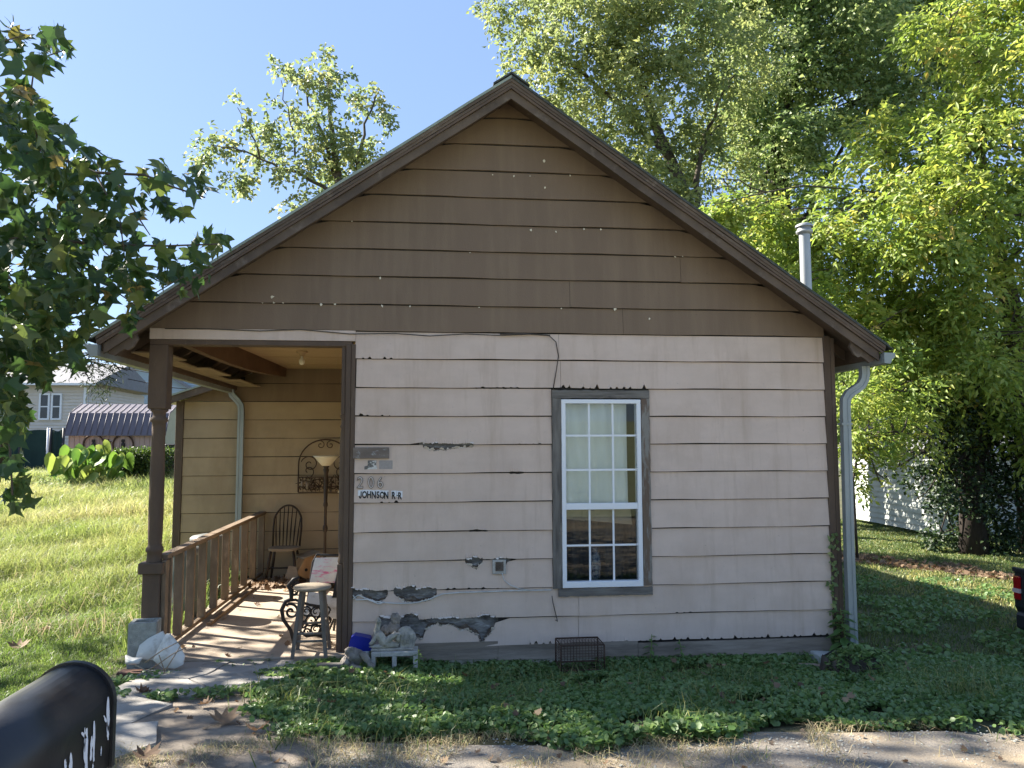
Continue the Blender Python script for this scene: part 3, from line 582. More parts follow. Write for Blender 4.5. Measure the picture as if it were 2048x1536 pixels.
# main roof: two slopes of shingle courses over a deck
th = math.atan(SL); 
for sgn in (-1, 1):
    xe = RX+sgn*3.60
    b = MB(); b.prism([(RX, RZ-.025), (xe, roofz(xe)-.025), (xe, roofz(xe)-.055), (RX, RZ-.055)], YF+.02, YB); b.build('roof_deck', Mt['trim'], house)
    b = MB(); n = 30
    for i in range(n):
        xa = RX+sgn*3.63*(i/n); xb = RX+sgn*3.63*((i+1.15)/n) if i < n-1 else RX+sgn*3.66
        b.prism([(xa, roofz(xa)-.022), (xb, roofz(xb)-.008), (xb, roofz(xb)-.020), (xa, roofz(xa)-.026)], YF-.015, YB+.02)
    tag(b.build('roof_shingles', Mt['shingle'], house), kind='stuff')
    # rake: outer moulding, fascia, drip edge
    def strip(name, lo, hi, ya, yb, m, e=3.60, n=9, s=0):
        q = MB(); pts = []
        for i in range(n+1):
            x = RX+sgn*e*i/n; j = .004*math.sin(i*2.3+s+sgn) if 0 < i else 0; pts.append((x, roofz(x)+j))
        poly = [(x, z-lo) for x, z in pts]+[(x, z-hi) for x, z in pts[::-1]]
        for i in range(n):
            q.prism([(pts[i][0], pts[i][1]-lo), (pts[i+1][0], pts[i+1][1]-lo), (pts[i+1][0], pts[i+1][1]-hi), (pts[i][0], pts[i][1]-hi)], ya, yb)
        return q.build(name, m, house)
    strip('drip_edge', .004, .03, YF-.022, YF+.0, Mt['rooflip'] if sgn < 0 else Mt['shingle'], 3.62)
    strip('rake_moulding', .031, .062, YF-.014, YF+.018, Mt['rake'], 3.585, s=1)
    strip('rake_moulding', .065, .095, YF-.006, YF+.018, Mt['rake'], 3.582, s=5)
    strip('rake_moulding', .097, .122, YF-.002, YF+.018, Mt['trim'], 3.575, s=2)
    strip('rake_board', .124, .212, YF+.019, YF+.045, Mt['rake'], 3.53, s=3)
    strip('soffit_board', .090, .105, YF+.046, -.021, Mt['trim'], 3.4, s=4)
# ridge cap pieces
for i in range(24):
    y0 = YF-.03+i*.42; b = MB()
    for s in (-1, 1): b.prism([(RX, RZ+.028), (RX+s*.17, RZ+.028-.17*SL), (RX+s*.17, RZ+.012-.17*SL), (RX, RZ+.010)], y0, y0+.43)
    b.build('ridge_cap', Mt['shingle'], house)
# ogee cut brackets at the foot of each rake
for sgn in (-1, 1):
    x0 = RX+sgn*3.50; z0 = roofz(x0)
    P = [(0, -.10), (.0, -.235), (-.05, -.25), (-.09, -.215), (-.13, -.19), (-.16, -.20), (-.20, -.17), (-.24, -.10), (-.20, -.0)]
    MB().prism([(x0+sgn*a, z0+b_+(-a*0)) for a, b_ in P], YF+.052, YF+.085).build('rake_bracket', Mt['rake'], house)
# rafter tails and torn soffit along the eaves
for sgn in (-1, 1):
    for i in range(18):
        y = .22+i*.52; xa, xb = RX+sgn*3.12, RX+sgn*3.52
        MB().prism([(xa, roofz(xa)-.056), (xb, roofz(xb)-.056), (xb, roofz(xb)-.15), (xa, roofz(xa)-.17)], y, y+.04).build('rafter_tail', Mt['trim'], house)
    xf = RX+sgn*3.535; MB().box((min(xf, xf+sgn*.022), -.33, roofz(xf)-.185), (max(xf, xf+sgn*.022), YB-.2 if sgn > 0 else 4.3, roofz(xf)-.058)).build('eave_fascia', Mt['trim'], house)
for (y0, y1, xw) in ((.15, .8, .30), (.84, 1.5, .2), (1.55, 2.5, .32), (2.5, 3.0, .16), (3.05, 4.25, .30)):
    b = MB(); b.box((-2.06, y0, 2.925), (-2.06+xw, y1, 2.938)); b.build('soffit_board', Mt['soffit'], house)
# gutters with K profile
def gutter(sgn, y0, y1):
    x = RX+sgn*3.56; z = roofz(x)-.12; P = [(0, 0), (0, -.10), (.06, -.105), (.085, -.06), (.105, -.045), (.11, 0), (.104, 0), (.098, -.04), (.078, -.056), (.056, -.099), (.006, -.095), (.006, 0)]
    b = MB(); b.prism([(x+sgn*a, z+c) for a, c in P], y0, y1); b.prism([(x+sgn*a, z+c) for a, c in P[:6]], y0-.004, y0)
    return b.build('gutter', Mt['gutter'], house)
gutter(-1, -.40, 4.12); gutter(1, -.40, YB)
def spout(pts, w=.07, d=.055):
    b = MB(); pts = [V(p) for p in pts]; vs = []
    for i, p in enumerate(pts):
        t_ = (pts[min(i+1, len(pts)-1)]-pts[max(i-1, 0)]).normalized(); sx = V((1, 0, 0)) if abs(t_.x) < .9 else V((0, 0, 1))
        ny = V((0, 1, 0)); sx = ny.cross(t_).normalized()
        for a, c in ((-1, -1), (-.3, -1), (-.2, -.8), (.2, -.8), (.3, -1), (1, -1), (1, 1), (-1, 1)): vs.append(p+sx*a*w/2+ny*c*d/2)
    n = 8; b.add(vs, [(i*n+k, i*n+(k+1) % n, (i+1)*n+(k+1) % n, (i+1)*n+k) for i in range(len(pts)-1) for k in range(n)]+[list(range(n)), list(range(len(vs)-1, len(vs)-n-1, -1))])
    return b
b = spout([(4.965, -.1, 2.83), (4.965, -.1, 2.75), (4.955, -.1, 2.70), (4.92, -.1, 2.64), (4.86, -.1, 2.60), (4.79, -.1, 2.555), (4.755, -.1, 2.50), (4.75, -.1, 2.42), (4.745, -.1, 1.9), (4.735, -.1, 1.0), (4.735, -.1, .02)], .082, .065)
ds = b.build('downspout', Mt['gutter'], house)
MB().box((4.69, -.137, 2.25), (4.80, -.062, 2.27)).build('strap', Mt['gutter'], ds)
b = spout([(-2.17, 4.24, 2.92), (-2.17, 4.24, 2.86), (-2.15, 4.24, 2.80), (-2.08, 4.24, 2.73), (-2.03, 4.24, 2.66), (-2.02, 4.24, 2.58), (-2.02, 4.24, 1.4), (-2.02, 4.24, .22)], .085, .065); b.build('downspout', Mt['gutter'], house)
# vent pipe on the right slope
vp = at(1612, 560, .9); b = MB(); vt = at(1612, 466, .9).z; vx = vp.x
b.lathe((vx, .9, 0), [(.060, 3.0), (.060, vt)], 20); vpo = b.build('vent_pipe', Mt['tin'], house)
b = MB(); b.lathe((vx, .9, vt), [(.060, -.02), (.092, .0), (.092, .02), (.075, .03), (.075, .07)], 20); b.lathe((vx, .9, vt), [(.095, .065), (.097, .085), (.06, .105), (.001, .115)], 20)
b.build('vent_cap', Mt['tin'], vpo)
# paint flakes along the gable laps
b = MB()
for (u, v, s) in ((545, 593, 7), (525, 605, 4), (548, 606, 4), (566, 606, 3), (642, 609, 6), (670, 608, 5), (764, 612, 5), (820, 613, 4), (958, 615, 4), (760, 556, 5), (704, 443, 3), (940, 505, 3), (1061, 460, 6), (1112, 464, 4), (1090, 375, 5), (1088, 322, 5), (1168, 458, 4), (1202, 459, 4), (1123, 617, 4), (1230, 618, 6), (1350, 514, 5), (1365, 513, 3), (1299, 638, 4), (985, 350, 3), (1060, 352, 3), (1028, 352, 4), (1140, 351, 3)):
    p = at(u, v, -.023); s *= .0024; k = 6
    b.add([p+V((s*rnd.uniform(.5, 1)*math.cos(6.28*i/k)*1.2, rnd.uniform(-.004, 0), s*rnd.uniform(.3, 1.6)*math.sin(6.28*i/k))) for i in range(k)], [list(range(k))])
tag(b.build('paint_flakes', Mt['cream'], house), kind='stuff')

# ---- window
win = MB()
wx0, wx1, wz0, wz1 = 1.938, 2.714, .728, 2.498
win.box((wx0, -.03, wz1-.04), (wx1, .06, wz1), ch=.003).box((wx0, -.03, wz0), (wx1, .06, wz0+.055), ch=.003).box((wx0, -.03, wz0+.055), (wx0+.042, .06, wz1-.04), ch=.003).box((wx1-.042, -.03, wz0+.055), (wx1, .06, wz1-.04), ch=.003)
window = win.build('window', Mt['white'], house)
MB().box((wx0+.042, -.022, 1.452), (wx1-.042, .02, 1.512), ch=.003).build('meeting_rail', Mt['white'], window)
ix0, ix1 = wx0+.042, wx1-.042
for z in (2.152, 1.826): MB().box((ix0, -.008, z-.009), (ix1, -.002, z+.009)).build('muntin', Mt['white'], window)
MB().box((ix0, .014, 1.105), (ix1, .020, 1.123)).build('muntin', Mt['white'], window)
for x in (ix0+(ix1-ix0)/3, ix0+2*(ix1-ix0)/3):
    MB().box((x-.009, -.0075, 1.512), (x+.009, -.0025, wz1-.04)).build('muntin', Mt['white'], window)
    MB().box((x-.009, .0145, wz0+.055), (x+.009, .0195, 1.452)).build('muntin', Mt['white'], window)
MB().box((ix0, .0, 1.512), (ix1, .003, wz1-.04)).build('pane', Mt['glass'], window)
MB().box((ix0, .022, wz0+.055), (ix1, .025, 1.452)).build('pane', Mt['glass'], window)
def cas(name, a, c, m, seed):
    R = random.Random(seed); b = MB(); x0, y0, z0 = a; x1, y1, z1 = c; n = 24; vert = (z1-z0) > (x1-x0); vs = []
    for i in range(n+1):
        f = i/n; j1, j2 = R.uniform(-.004, .003), R.uniform(-.003, .004)
        if vert: z = z0+(z1-z0)*f; pr = [(x0+j1, y0, z), (x1+j2, y0, z), (x1+j2, y1, z), (x0+j1, y1, z)]
        else: x = x0+(x1-x0)*f; pr = [(x, y0, z0+j1), (x, y0, z1+j2), (x, y1, z1+j2), (x, y1, z0+j1)]
        vs += pr
    b.add(vs, [(i*4+k, i*4+(k+1) % 4, i*4+4+(k+1) % 4, i*4+4+k) for i in range(n) for k in range(4)]+[(0, 1, 2, 3), (n*4+3, n*4+2, n*4+1, n*4)])
    return b.build(name, m, house)
cas('window_casing', (1.85, -.034, .725), (1.934, -.001, 2.505), Mt['graywood'], 1)
cas('window_casing', (2.718, -.034, .735), (2.798, -.001, 2.505), Mt['casing'], 2)
cas('window_casing', (1.85, -.036, 2.508), (2.80, -.001, 2.585), Mt['graywoodh'], 3)
cas('window_casing', (1.90, -.038, .652), (2.80, -.001, .722), Mt['graywoodh'], 4)
# inside the window
cur = MB(); n = 40; vs = []
for j, z in enumerate(np.linspace(1.50, 2.46, 12)):
    for i in range(n+1):
        f = i/n; x = ix0-.02+f*(ix1-ix0-.04); vs.append((x, .11+.02*math.sin(f*9+z*2.2+.6)+.012*math.sin(f*23+z*1.1), z-(.10*max(0, f-.2) if j == 0 else 0)))
cur.add(vs, [(j*(n+1)+i, j*(n+1)+i+1, (j+1)*(n+1)+i+1, (j+1)*(n+1)+i) for j in range(11) for i in range(n)], True)
tag(cur.build('curtain', Mt['curtain'], fix=False), 'pale creased curtain hung behind the upper window sash', 'curtain')
b = MB(); b.prism([(ix0-.02, 1.36), (ix0+.20, 1.335), (ix0+.21, 1.50), (ix0-.02, 1.50)], .10, .103); b.prism([(ix0+.17, 1.345), (ix1-.03, 1.295), (ix1-.05, 1.50), (ix0+.18, 1.50)], .085, .088)
tag(b.build('cloth_valance', Mt['blind']), 'brown cloth strip hanging behind the lower sash below the rail', 'cloth')
cur = MB(); n = 60; vs = []
for z in (.55, 1.45):
    for i in range(n+1):
        f = i/n; vs.append((ix0-.15+f*(ix1-ix0+.3), .36+.03*math.sin(f*38)+.015*math.sin(f*17), z))
cur.add(vs, [(i, i+1, n+2+i, n+1+i) for i in range(n)], True); tag(cur.build('drape', Mt['greycurtain'], fix=False), 'dark grey pleated drape seen through the lower sash', 'curtain')
b = MB(); vx_ = at(1190, 1150, .16).x; b.lathe((vx_, .17, .76), [(.001, 0), (.04, 0), (.055, .05), (.062, .14), (.058, .22), (.04, .27), (.03, .29), (.05, .31), (.045, .31), (.02, .28)], 18)
tag(b.build('vase', Mt['vase']), 'blue and white patterned vase standing inside the lower sash', 'vase')
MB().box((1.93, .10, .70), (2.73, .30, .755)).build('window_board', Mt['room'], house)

# ---- railing
rail = bpy.data.objects.new('railing', None); COL.objects.link(rail); rail.parent = house; rail.location = V((-1.70, 2.1, .2))-house.location
def zr(y): return 1.03+.035*(y/4.3)
b = MB(); b.add([(-1.745, .10, 1.045), (-1.655, .10, 1.045), (-1.655, 4.32, 1.085), (-1.745, 4.32, 1.085), (-1.745, .10, 1.085), (-1.655, .10, 1.085), (-1.655, 4.32, 1.125), (-1.745, 4.32, 1.125)], [(0, 3, 2, 1), (4, 5, 6, 7), (0, 1, 5, 4), (2, 3, 7, 6), (1, 2, 6, 5), (0, 4, 7, 3)])
b.build('top_rail', Mt['railwood'], rail)
b = MB(); b.box((-1.72, .16, .225), (-1.68, 4.32, .265)); b.box((-1.60, 1.2, .2), (-1.56, 4.1, .235)); b.build('bottom_rail', Mt['railwood'], rail)
ys = [.22, .56, .93, 1.34, 1.80, 2.28, 2.74, 3.22, 3.72, 4.24]
for y in ys: MB().box((-1.735, y-.02, .266), (-1.655, y+.02, 1.06+.009*y), ch=.003, rot=rx(rnd.uniform(-.012, .012))).build('baluster', Mt['railwood'], rail)
MB().box((-1.682, .02, .2), (-1.645, .11, 1.04), ch=.003).build('newel', Mt['railwood'], rail)

# ================================================================== things fixed to the front wall
def text_mesh(ch, size, ext, off=0., bev=0.):
    c = bpy.data.curves.new('t', 'FONT'); c.body = ch; c.size = size; c.extrude = ext; c.offset = off; c.align_x = 'CENTER'; c.align_y = 'CENTER'; c.bevel_depth = bev
    o = bpy.data.objects.new('t', c); COL.objects.link(o); bpy.context.view_layer.update()
    me = bpy.data.meshes.new_from_object(o.evaluated_get(bpy.context.evaluated_depsgraph_get())); bpy.data.objects.remove(o); return me
def put_text(name, ch, p, h, m, parent, ext=.001, sx=1, off=0., tilt=0., sk=0.):
    me = text_mesh(ch, 1, ext/h, off)
    xs = [v.co for v in me.vertices]; h0 = max(v.y for v in xs)-min(v.y for v in xs); cx = (max(v.x for v in xs)+min(v.x for v in xs))/2; cy = (max(v.y for v in xs)+min(v.y for v in xs))/2
    s = h/h0; R = ry(-tilt)
    for v in me.vertices: v.co = R@V(((v.co.x-cx)*s*sx+sk*(v.co.y-cy)*s, -v.co.z*h, (v.co.y-cy)*s))
    o = link(name, me, m, parent); o.location = V(p)-worldloc(parent); return o
num = thing('house_number', at(740, 975, -.03), 'raised metal house number 206 beside the porch corner', 'house number')
for ch, u, ti in (('2', 720.5, -.05), ('0', 742, .06), ('6', 760.5, .03)):
    d = put_text('digit', ch, at(u, 965, -.019), .108, Mt['numeraledge'], num, .004, .82, .022, ti); put_text('digit_face', ch, at(u, 965, -.025), .098, Mt['numeral'], d, .003, .82, -.014, ti)
name = thing('name_sign', at(760, 998, -.03), 'row of black letters on white stickers reading JOHNSON R R', 'sign')
lx = [722, 731.5, 741, 750.5, 760, 769.5]
for ch, u, dv in (('J', 720.5, 0), ('O', 729, -.6), ('H', 738.2, -.8), ('N', 747.6, 0), ('S', 756, -.4), ('O', 764.2, .4), ('N', 772.5, .6), ('R', 787.5, .8), ('R', 800, 1.6)):
    c = at(u, 990+dv, -.021); hw = .0205 if ch != 'R' else .0225
    st = MB(); st.box((c.x-hw, c.y, c.z-.044), (c.x+hw, c.y+.002, c.z+.044)); s = st.build('sticker', Mt['sticker'], name)
    if ch == 'J':
        b = MB(); b.prism([(c.x+.014*a, c.z+.033*q) for a, q in ((.85, 1), (.85, -.5), (.55, -.92), (.1, -1), (-.5, -.92), (-.85, -.5), (-.85, -.2), (-.3, -.2), (-.25, -.52), (.0, -.66), (.25, -.52), (.28, 1))], c.y-.0035, c.y-.001); b.build('letter', Mt['ink'], s)
    else: put_text('letter', ch, c+V((0, -.002, 0)), .066, Mt['ink'], s, .0012, .62, .03)
c = at(794.3, 991, -.0215); b = MB(); b.box((c.x-.006, c.y, c.z-.044), (c.x+.006, c.y+.002, c.z+.044)); s = b.build('sticker', Mt['sticker'], name)
b = MB(); b.lathe(c+V((0, -.001, 0)), [(.0055, 0), (.0055, -.001), (.0001, -.001)], 8, 'y'); b.build('letter', Mt['ink'], s)
a, c = at(706, 895, -.03), at(778, 917, -.03)
pq = MB(); pq.box((a.x, -.038, c.z), (c.x, -.016, a.z), ch=.003); pq = pq.build('wall_plaque', Mt['plaque']); tag(pq, 'faded brown wooden plaque above the house number', 'plaque')
a, c = at(729, 921, -.02), at(754, 945, -.02); P = [(a.x, c.z), (c.x, c.z), (c.x, c.z+.05), (c.x-.01, c.z+.07), (c.x-.005, a.z), (a.x+.03, a.z), (a.x+.03, a.z-.045), (a.x, a.z-.055)]
tag(MB().prism(P, -.024, -.017).build('torn_sticker', Mt['torn']), 'torn black and white sticker under the wooden plaque', 'sticker')
a, c = at(758.5, 921, -.02), at(785, 938, -.02); tag(MB().box((a.x, -.024, c.z), (c.x, -.018, a.z)).build('grey_label', Mt['label']), 'plain grey rectangular label right of the torn sticker', 'label')
# cable along the foot of the gable and down to the window
b = MB(); pts = [at(u, v, -.03) for u, v in ((330, 657), (420, 658), (520, 662), (600, 659), (700, 668), (790, 667), (860, 672), (930, 668), (1000, 671), (1070, 668), (1098, 671), (1112, 684), (1117, 712), (1112, 745), (1106, 780))]
b.tube(pts, .0045, 6); pts = [at(u, v, -.026) for u, v in ((1000, 668), (1040, 667), (1075, 669), (1100, 671))]; b.tube(pts, .007, 6)
tag(b.build('brown_cable', Mt['wire']), 'thin brown cable strung under the gable and down to the window', 'cable')
b = MB(); b.tube([at(u, v, -.04) for u, v in ((1104, 1192), (1106, 1206), (1110, 1222), (1113, 1234), (1115, 1243), (1111, 1240))], .004, 6); tag(b.build('loose_cable', Mt['wire']), 'short dark cable end hanging below the window sill corner', 'cable')
b = MB(); W = [(706, 1198), (716, 1190), (730, 1196), (750, 1203), (775, 1206), (800, 1207), (830, 1206), (855, 1200), (872, 1193), (885, 1188), (920, 1185), (960, 1184), (1010, 1182), (1060, 1181), (1102, 1180)]
b.tube([at(u, v, -.03) for u, v in W], .006, 6); b.tube([at(u, v, -.034) for u, v in ((706, 1190), (712, 1200), (735, 1199), (757, 1208), (770, 1204))], .006, 6)
tag(b.build('white_cable', Mt['wwire']), 'dirty white cable sagging across the rotten siding near the ground', 'cable')
eb = MB(); a, c = at(985, 1120, -.03), at(1012, 1148, -.03); eb.box((a.x, -.036, c.z), (c.x, -.018, a.z), ch=.004); e = eb.build('outlet_box', Mt['cmuw']); tag(e, 'broken white outlet plate on the pink siding', 'outlet')
a, c = at(991, 1124, -.04), at(1007, 1142, -.04); MB().box((a.x, -.039, c.z), (c.x, -.0361, a.z)).build('outlet_hole', Mt['fibre'], e)
MB().tube([at(u, v, -.036) for u, v in ((1004, 1146), (1008, 1160), (1020, 1170), (1040, 1178), (1064, 1181))], .004, 6).build('wire', Mt['wwire'], e)

# ================================================================== things on the porch
# hoop back chair
ch = thing('windsor_chair', (-1.32, 3.93, .2), 'dark hoop back wooden chair against the tan porch wall', 'chair')
def pt(x, y, z): return V((-1.32+x, 3.93+y, .2+z))
b = MB(); P = [(.21*math.copysign(abs(math.cos(a))**.7, math.cos(a)), .20*math.copysign(abs(math.sin(a))**.7, math.sin(a))) for a in [2*math.pi*i/20 for i in range(20)]]
b.prismf(P, lambda x, y: pt(x, y, .455), lambda x, y: pt(x*.94, y*.94, .42)); b.build('seat', Mt['bleached'], ch)
for sx in (-1, 1):
    for sy in (-1, 1): MB().tube([pt(sx*.15, sy*.14, .42), pt(sx*.175, sy*.17, .25), pt(sx*.21, sy*.21, 0)], [.016, .021, .013], 8).build('leg', Mt['darkwood'], ch)
for sx in (-1, 1): MB().tube([pt(sx*.185, -.18, .17), pt(sx*.185, .18, .17)], .011, 6).build('stretcher', Mt['darkwood'], ch)
MB().tube([pt(-.18, 0, .17), pt(.18, 0, .17)], .012, 6).build('stretcher', Mt['darkwood'], ch)
hoop = [pt(.205*math.cos(a)*(1 if math.sin(a) > .2 else .95), .17+.13*((.28+.30*math.sin(a))/.6), .455+.26+.30*math.sin(a)) for a in [math.pi*i/16 for i in range(17)]]
hoop = [pt(.185, .16, .45)]+hoop+[pt(-.185, .16, .45)]
MB().tube(hoop, .014, 8).build('hoop', Mt['darkwood'], ch)
for i in range(-3, 4):
    xb = i*.047; xt = i*.058; zt = .455+.26+.30*math.sqrt(max(0, 1-(xt/.205)**2))
    MB().tube([pt(xb, .165, .45), pt(xb+(xt-xb)*.35, .20, .455+.35*(zt-.455)), pt(xb+(xt-xb)*.6, .235, .455+.62*(zt-.455)), pt(xt, .30, zt)], [.006, .012, .008, .006], 6).build('spindle', Mt['darkwood'], ch)
# floor lamp
lm = thing('floor_lamp', (-.68, 3.3, .2), 'tall dark floor lamp with cream bowl shade on the porch', 'lamp')
b = MB(); b.lathe((-.68, 3.3, .2), [(.001, 0), (.14, 0), (.14, .02), (.05, .04), (.022, .07)], 20); b.build('base', Mt['darkwood'], lm)
b = MB(); b.lathe((-.68, 3.3, .2), [(.02, .05), (.02, .3), (.032, .32), (.032, .36), (.02, .38), (.018, .72), (.03, .74), (.034, .77), (.03, .80), (.02, .82), (.018, 1.05), (.03, 1.07), (.03, 1.1), (.024, 1.12), (.028, 1.5), (.04, 1.55), (.03, 1.57), (.045, 1.6)], 12); b.build('pole', Mt['darkwood'], lm)
b = MB(); b.lathe((-.68, 3.3, .2), [(.045, 1.60), (.06, 1.605), (.11, 1.66), (.14, 1.70), (.178, 1.735), (.172, 1.735), (.13, 1.70), (.09, 1.65), (.0, 1.62)], 24); b.build('lamp_shade', Mt['cream'], lm)
# wrought iron arched wall planter
bk = thing('wall_planter', (-.82, 4.27, 1.39), 'arched wrought iron wall planter with scrolls and dried plants', 'planter')
Yb = 4.27; b = MB()
arch = [V((-1.2, Yb, 1.40)), V((-1.2, Yb, 1.75))]+[V((-.82-.38*math.cos(a), Yb, 1.80+.36*math.sin(a))) for a in [math.pi*i/18 for i in range(19)]]+[V((-.44, Yb, 1.75)), V((-.44, Yb, 1.40))]
b.tube(arch, .010, 6); b.build('arch', Mt['rust'], bk)
b = MB()
for s in (-1, 1):
    b.tube(spiral((-.82+s*.22, Yb, 1.80), .13, .02, .3 if s > 0 else math.pi-.3, (.3 if s > 0 else math.pi-.3)+s*8.5), .007, 6)
    b.tube(spiral((-.82+s*.24, Yb, 1.70), .10, .02, -1.2 if s > 0 else math.pi+1.2, (-1.2 if s > 0 else math.pi+1.2)-s*6), .007, 6)
    b.tube(spiral((-.82+s*.07, Yb, 2.08), .06, .012, math.pi/2, math.pi/2+s*7), .006, 6)
b.build('scrollwork', Mt['rust'], bk)
b = MB()
for z, e in ((1.40, .12), (1.48, .15), (1.62, .17)): b.tube([V((-1.2, Yb, z)), V((-1.17, Yb-e, z)), V((-.47, Yb-e, z)), V((-.44, Yb, z))], .008, 6)
for i in range(13):
    x = -1.17+i*.058; b.tube([V((x, Yb-.17, 1.62)), V((x, Yb-.12, 1.40)), V((x, Yb, 1.40))], .004, 5)
b.build('basket', Mt['rust'], bk)
b = MB()
for i in range(160):
    p = V((rnd.uniform(-1.15, -.48), Yb-rnd.uniform(.02, .16), rnd.uniform(1.42, 1.60))); d = V((rnd.uniform(-1, 1), rnd.uniform(-1, 1), rnd.uniform(-.4, 1))).normalized()*rnd.uniform(.03, .11); n_ = d.orthogonal().normalized()*.012
    b.add([p-n_, p+n_, p+d+n_*.3, p+d-n_*.3], [(0, 1, 2, 3)])
tag(b.build('dried_plants', Mt['litter'], bk), kind='stuff')
for p, r in ((V((-1.12, Yb-.12, 1.52)), .035), (V((-1.05, Yb-.14, 1.50)), .03)): b = MB(); b.blob(p, (r*.7, r*.7, r*2)); b.build('ornament', Mt['bleached'], bk)
b = MB(); p = V((-.62, Yb-.16, 1.40)); b.add([p, p+V((.16, -.03, -.05)), p+V((.17, -.05, -.02)), p+V((.02, -.03, .03))], [(0, 1, 2, 3)]); b.build('ornament', Mt['cream'], bk)
# birdhouse
bh = thing('birdhouse', (-1.0, 3.95, .2), 'tilted pine birdhouse with round holes beside the hoop back chair', 'birdhouse')
R = rz(.5)@ry(.50); o0 = V((-.98, 3.9, .38))
b = MB(); P = [(-.15, -.16), (.15, -.16), (.15, .08), (0, .22), (-.15, .08)]; b.prismf(P, lambda x, z: o0+R@V((x, -.13, z)), lambda x, z: o0+R@V((x, .13, z))); b.build('body', Mt['pine'], bh)
for s in (-1, 1):
    b = MB(); b.prismf([(0, .225), (s*.19, .055), (s*.19, .075), (0, .248)], lambda x, z: o0+R@V((x, -.17, z)), lambda x, z: o0+R@V((x, .17, z))); b.build('roof', Mt['bleached'], bh)
for x, z in ((0, .06), (-.06, -.05), (.07, -.06)):
    b = MB(); b.lathe(o0+R@V((x, -.131, z)), [(.022, -.002), (.022, .0), (.0001, .0)], 12, 'y', rot=R); b.build('hole', Mt['ink'], bh)
b = MB(); P = [(-.11, 0), (.11, .0), (.05, .2), (-.06, .22)]; b.prismf(P, lambda x, z: V((-1.16+x, 3.62+z*.5, .21+z)), lambda x, z: V((-1.16+x, 3.64+z*.5, .21+z))); b.build('loose_board', Mt['bleached'], bh)
# folding chair with cloth
fc = thing('folding_chair', (-.22, .7, .2), 'metal folding chair with white and pink cloth leaning by the porch jamb', 'chair')
def fp(a, h, d=0): return V((-.36+a, .72+d-.0*h, .2+h))
b = MB()
b.tube([fp(-.18, .16, .12), fp(-.14, .42, .06), fp(-.10, .70, .0), fp(-.06, .78, -.02), fp(.16, .77, -.02), fp(.22, .70, 0), fp(.16, .42, .06), fp(.10, .0, .12)], .012, 8)
b.tube([fp(-.22, .02, -.06), fp(-.02, .42, .03), fp(.14, .70, .0)], .011, 8); b.tube([fp(.06, .0, -.16), fp(.20, .34, -.04), fp(.22, .62, .0)], .011, 8); b.build('frame', Mt['black'], fc)
b = MB(); n = 8; vs = []
for i in range(n+1):
    f = i/n; h = .50+f*.25; s_ = .02*math.sin(f*3.1)
    vs += [fp(-.125+f*.05, h, -.03-s_), fp(.03+f*.04, h+.005, -.045-s_), fp(.17+f*.03, h+.0, -.03-s_)]
b.add(vs, [(i*3+k, i*3+k+1, i*3+4+k, i*3+3+k) for i in range(n) for k in range(2)], True); b.build('backrest', Mt['cloth'], fc)
b = MB(); b.prismf([(-.17, .20), (.16, .17), (.17, .36), (-.13, .42)], lambda x, z: fp(x, z, -.02-(.4-z)*.5), lambda x, z: fp(x, z, -.01-(.4-z)*.5)); b.build('seat', Mt['ceramic'], fc)
b = MB(); b.prismf([(.10, .36), (.17, .36), (.23, .72), (.17, .75)], lambda x, z: fp(x, z, -.055), lambda x, z: fp(x, z, -.045)); b.build('strap', Mt['black'], fc)
# cast iron bench end
be = thing('bench_end', (-.46, .34, .2), 'ornate black cast iron bench end behind the wooden stool', 'bench end')
yb = .34
def bp(x, z): return V((x, yb, z))
b = MB(); b.tube([bp(-.56, .20), bp(-.60, .33), bp(-.67, .43), bp(-.685, .52), bp(-.65, .60), bp(-.60, .62), bp(-.60, .70), bp(-.63, .74), bp(-.58, .80), bp(-.53, .82)], [.018, .017, .018, .02, .02, .02, .024, .022, .02, .012], 8); b.build('outer_scroll', Mt['iron'], be)
b = MB(); b.tube(spiral(bp(-.60, .50), .075, .012, 2.2, 2.2-8.5, 30), .012, 8); b.tube([bp(-.655, .6), bp(-.56, .61), bp(-.50, .585), bp(-.43, .56), bp(-.35, .545), bp(-.26, .55)], .013, 8); b.build('inner_scroll', Mt['iron'], be)
b = MB()
for i, (x, z, r) in enumerate(((-.46, .50, .045), (-.37, .49, .05), (-.28, .50, .045), (-.42, .41, .05), (-.32, .40, .05), (-.48, .38, .035), (-.26, .41, .035), (-.37, .33, .045), (-.29, .31, .04), (-.45, .31, .03), (-.57, .68, .03), (-.56, .75, .03))):
    b.tube(spiral(bp(x, z), r, r*.85, 0, 6.28, 14), .0095, 6, cap=False); b.tube(spiral(bp(x, z), r*.7, .004, i, i+5, 12), .007, 5)
tag(b.build('lattice', Mt['iron'], be), kind='stuff'); MB().tube([bp(-.52, .32), bp(-.45, .27), bp(-.36, .28), bp(-.28, .25), bp(-.22, .2)], .014, 7).build('foot_rail', Mt['iron'], be)
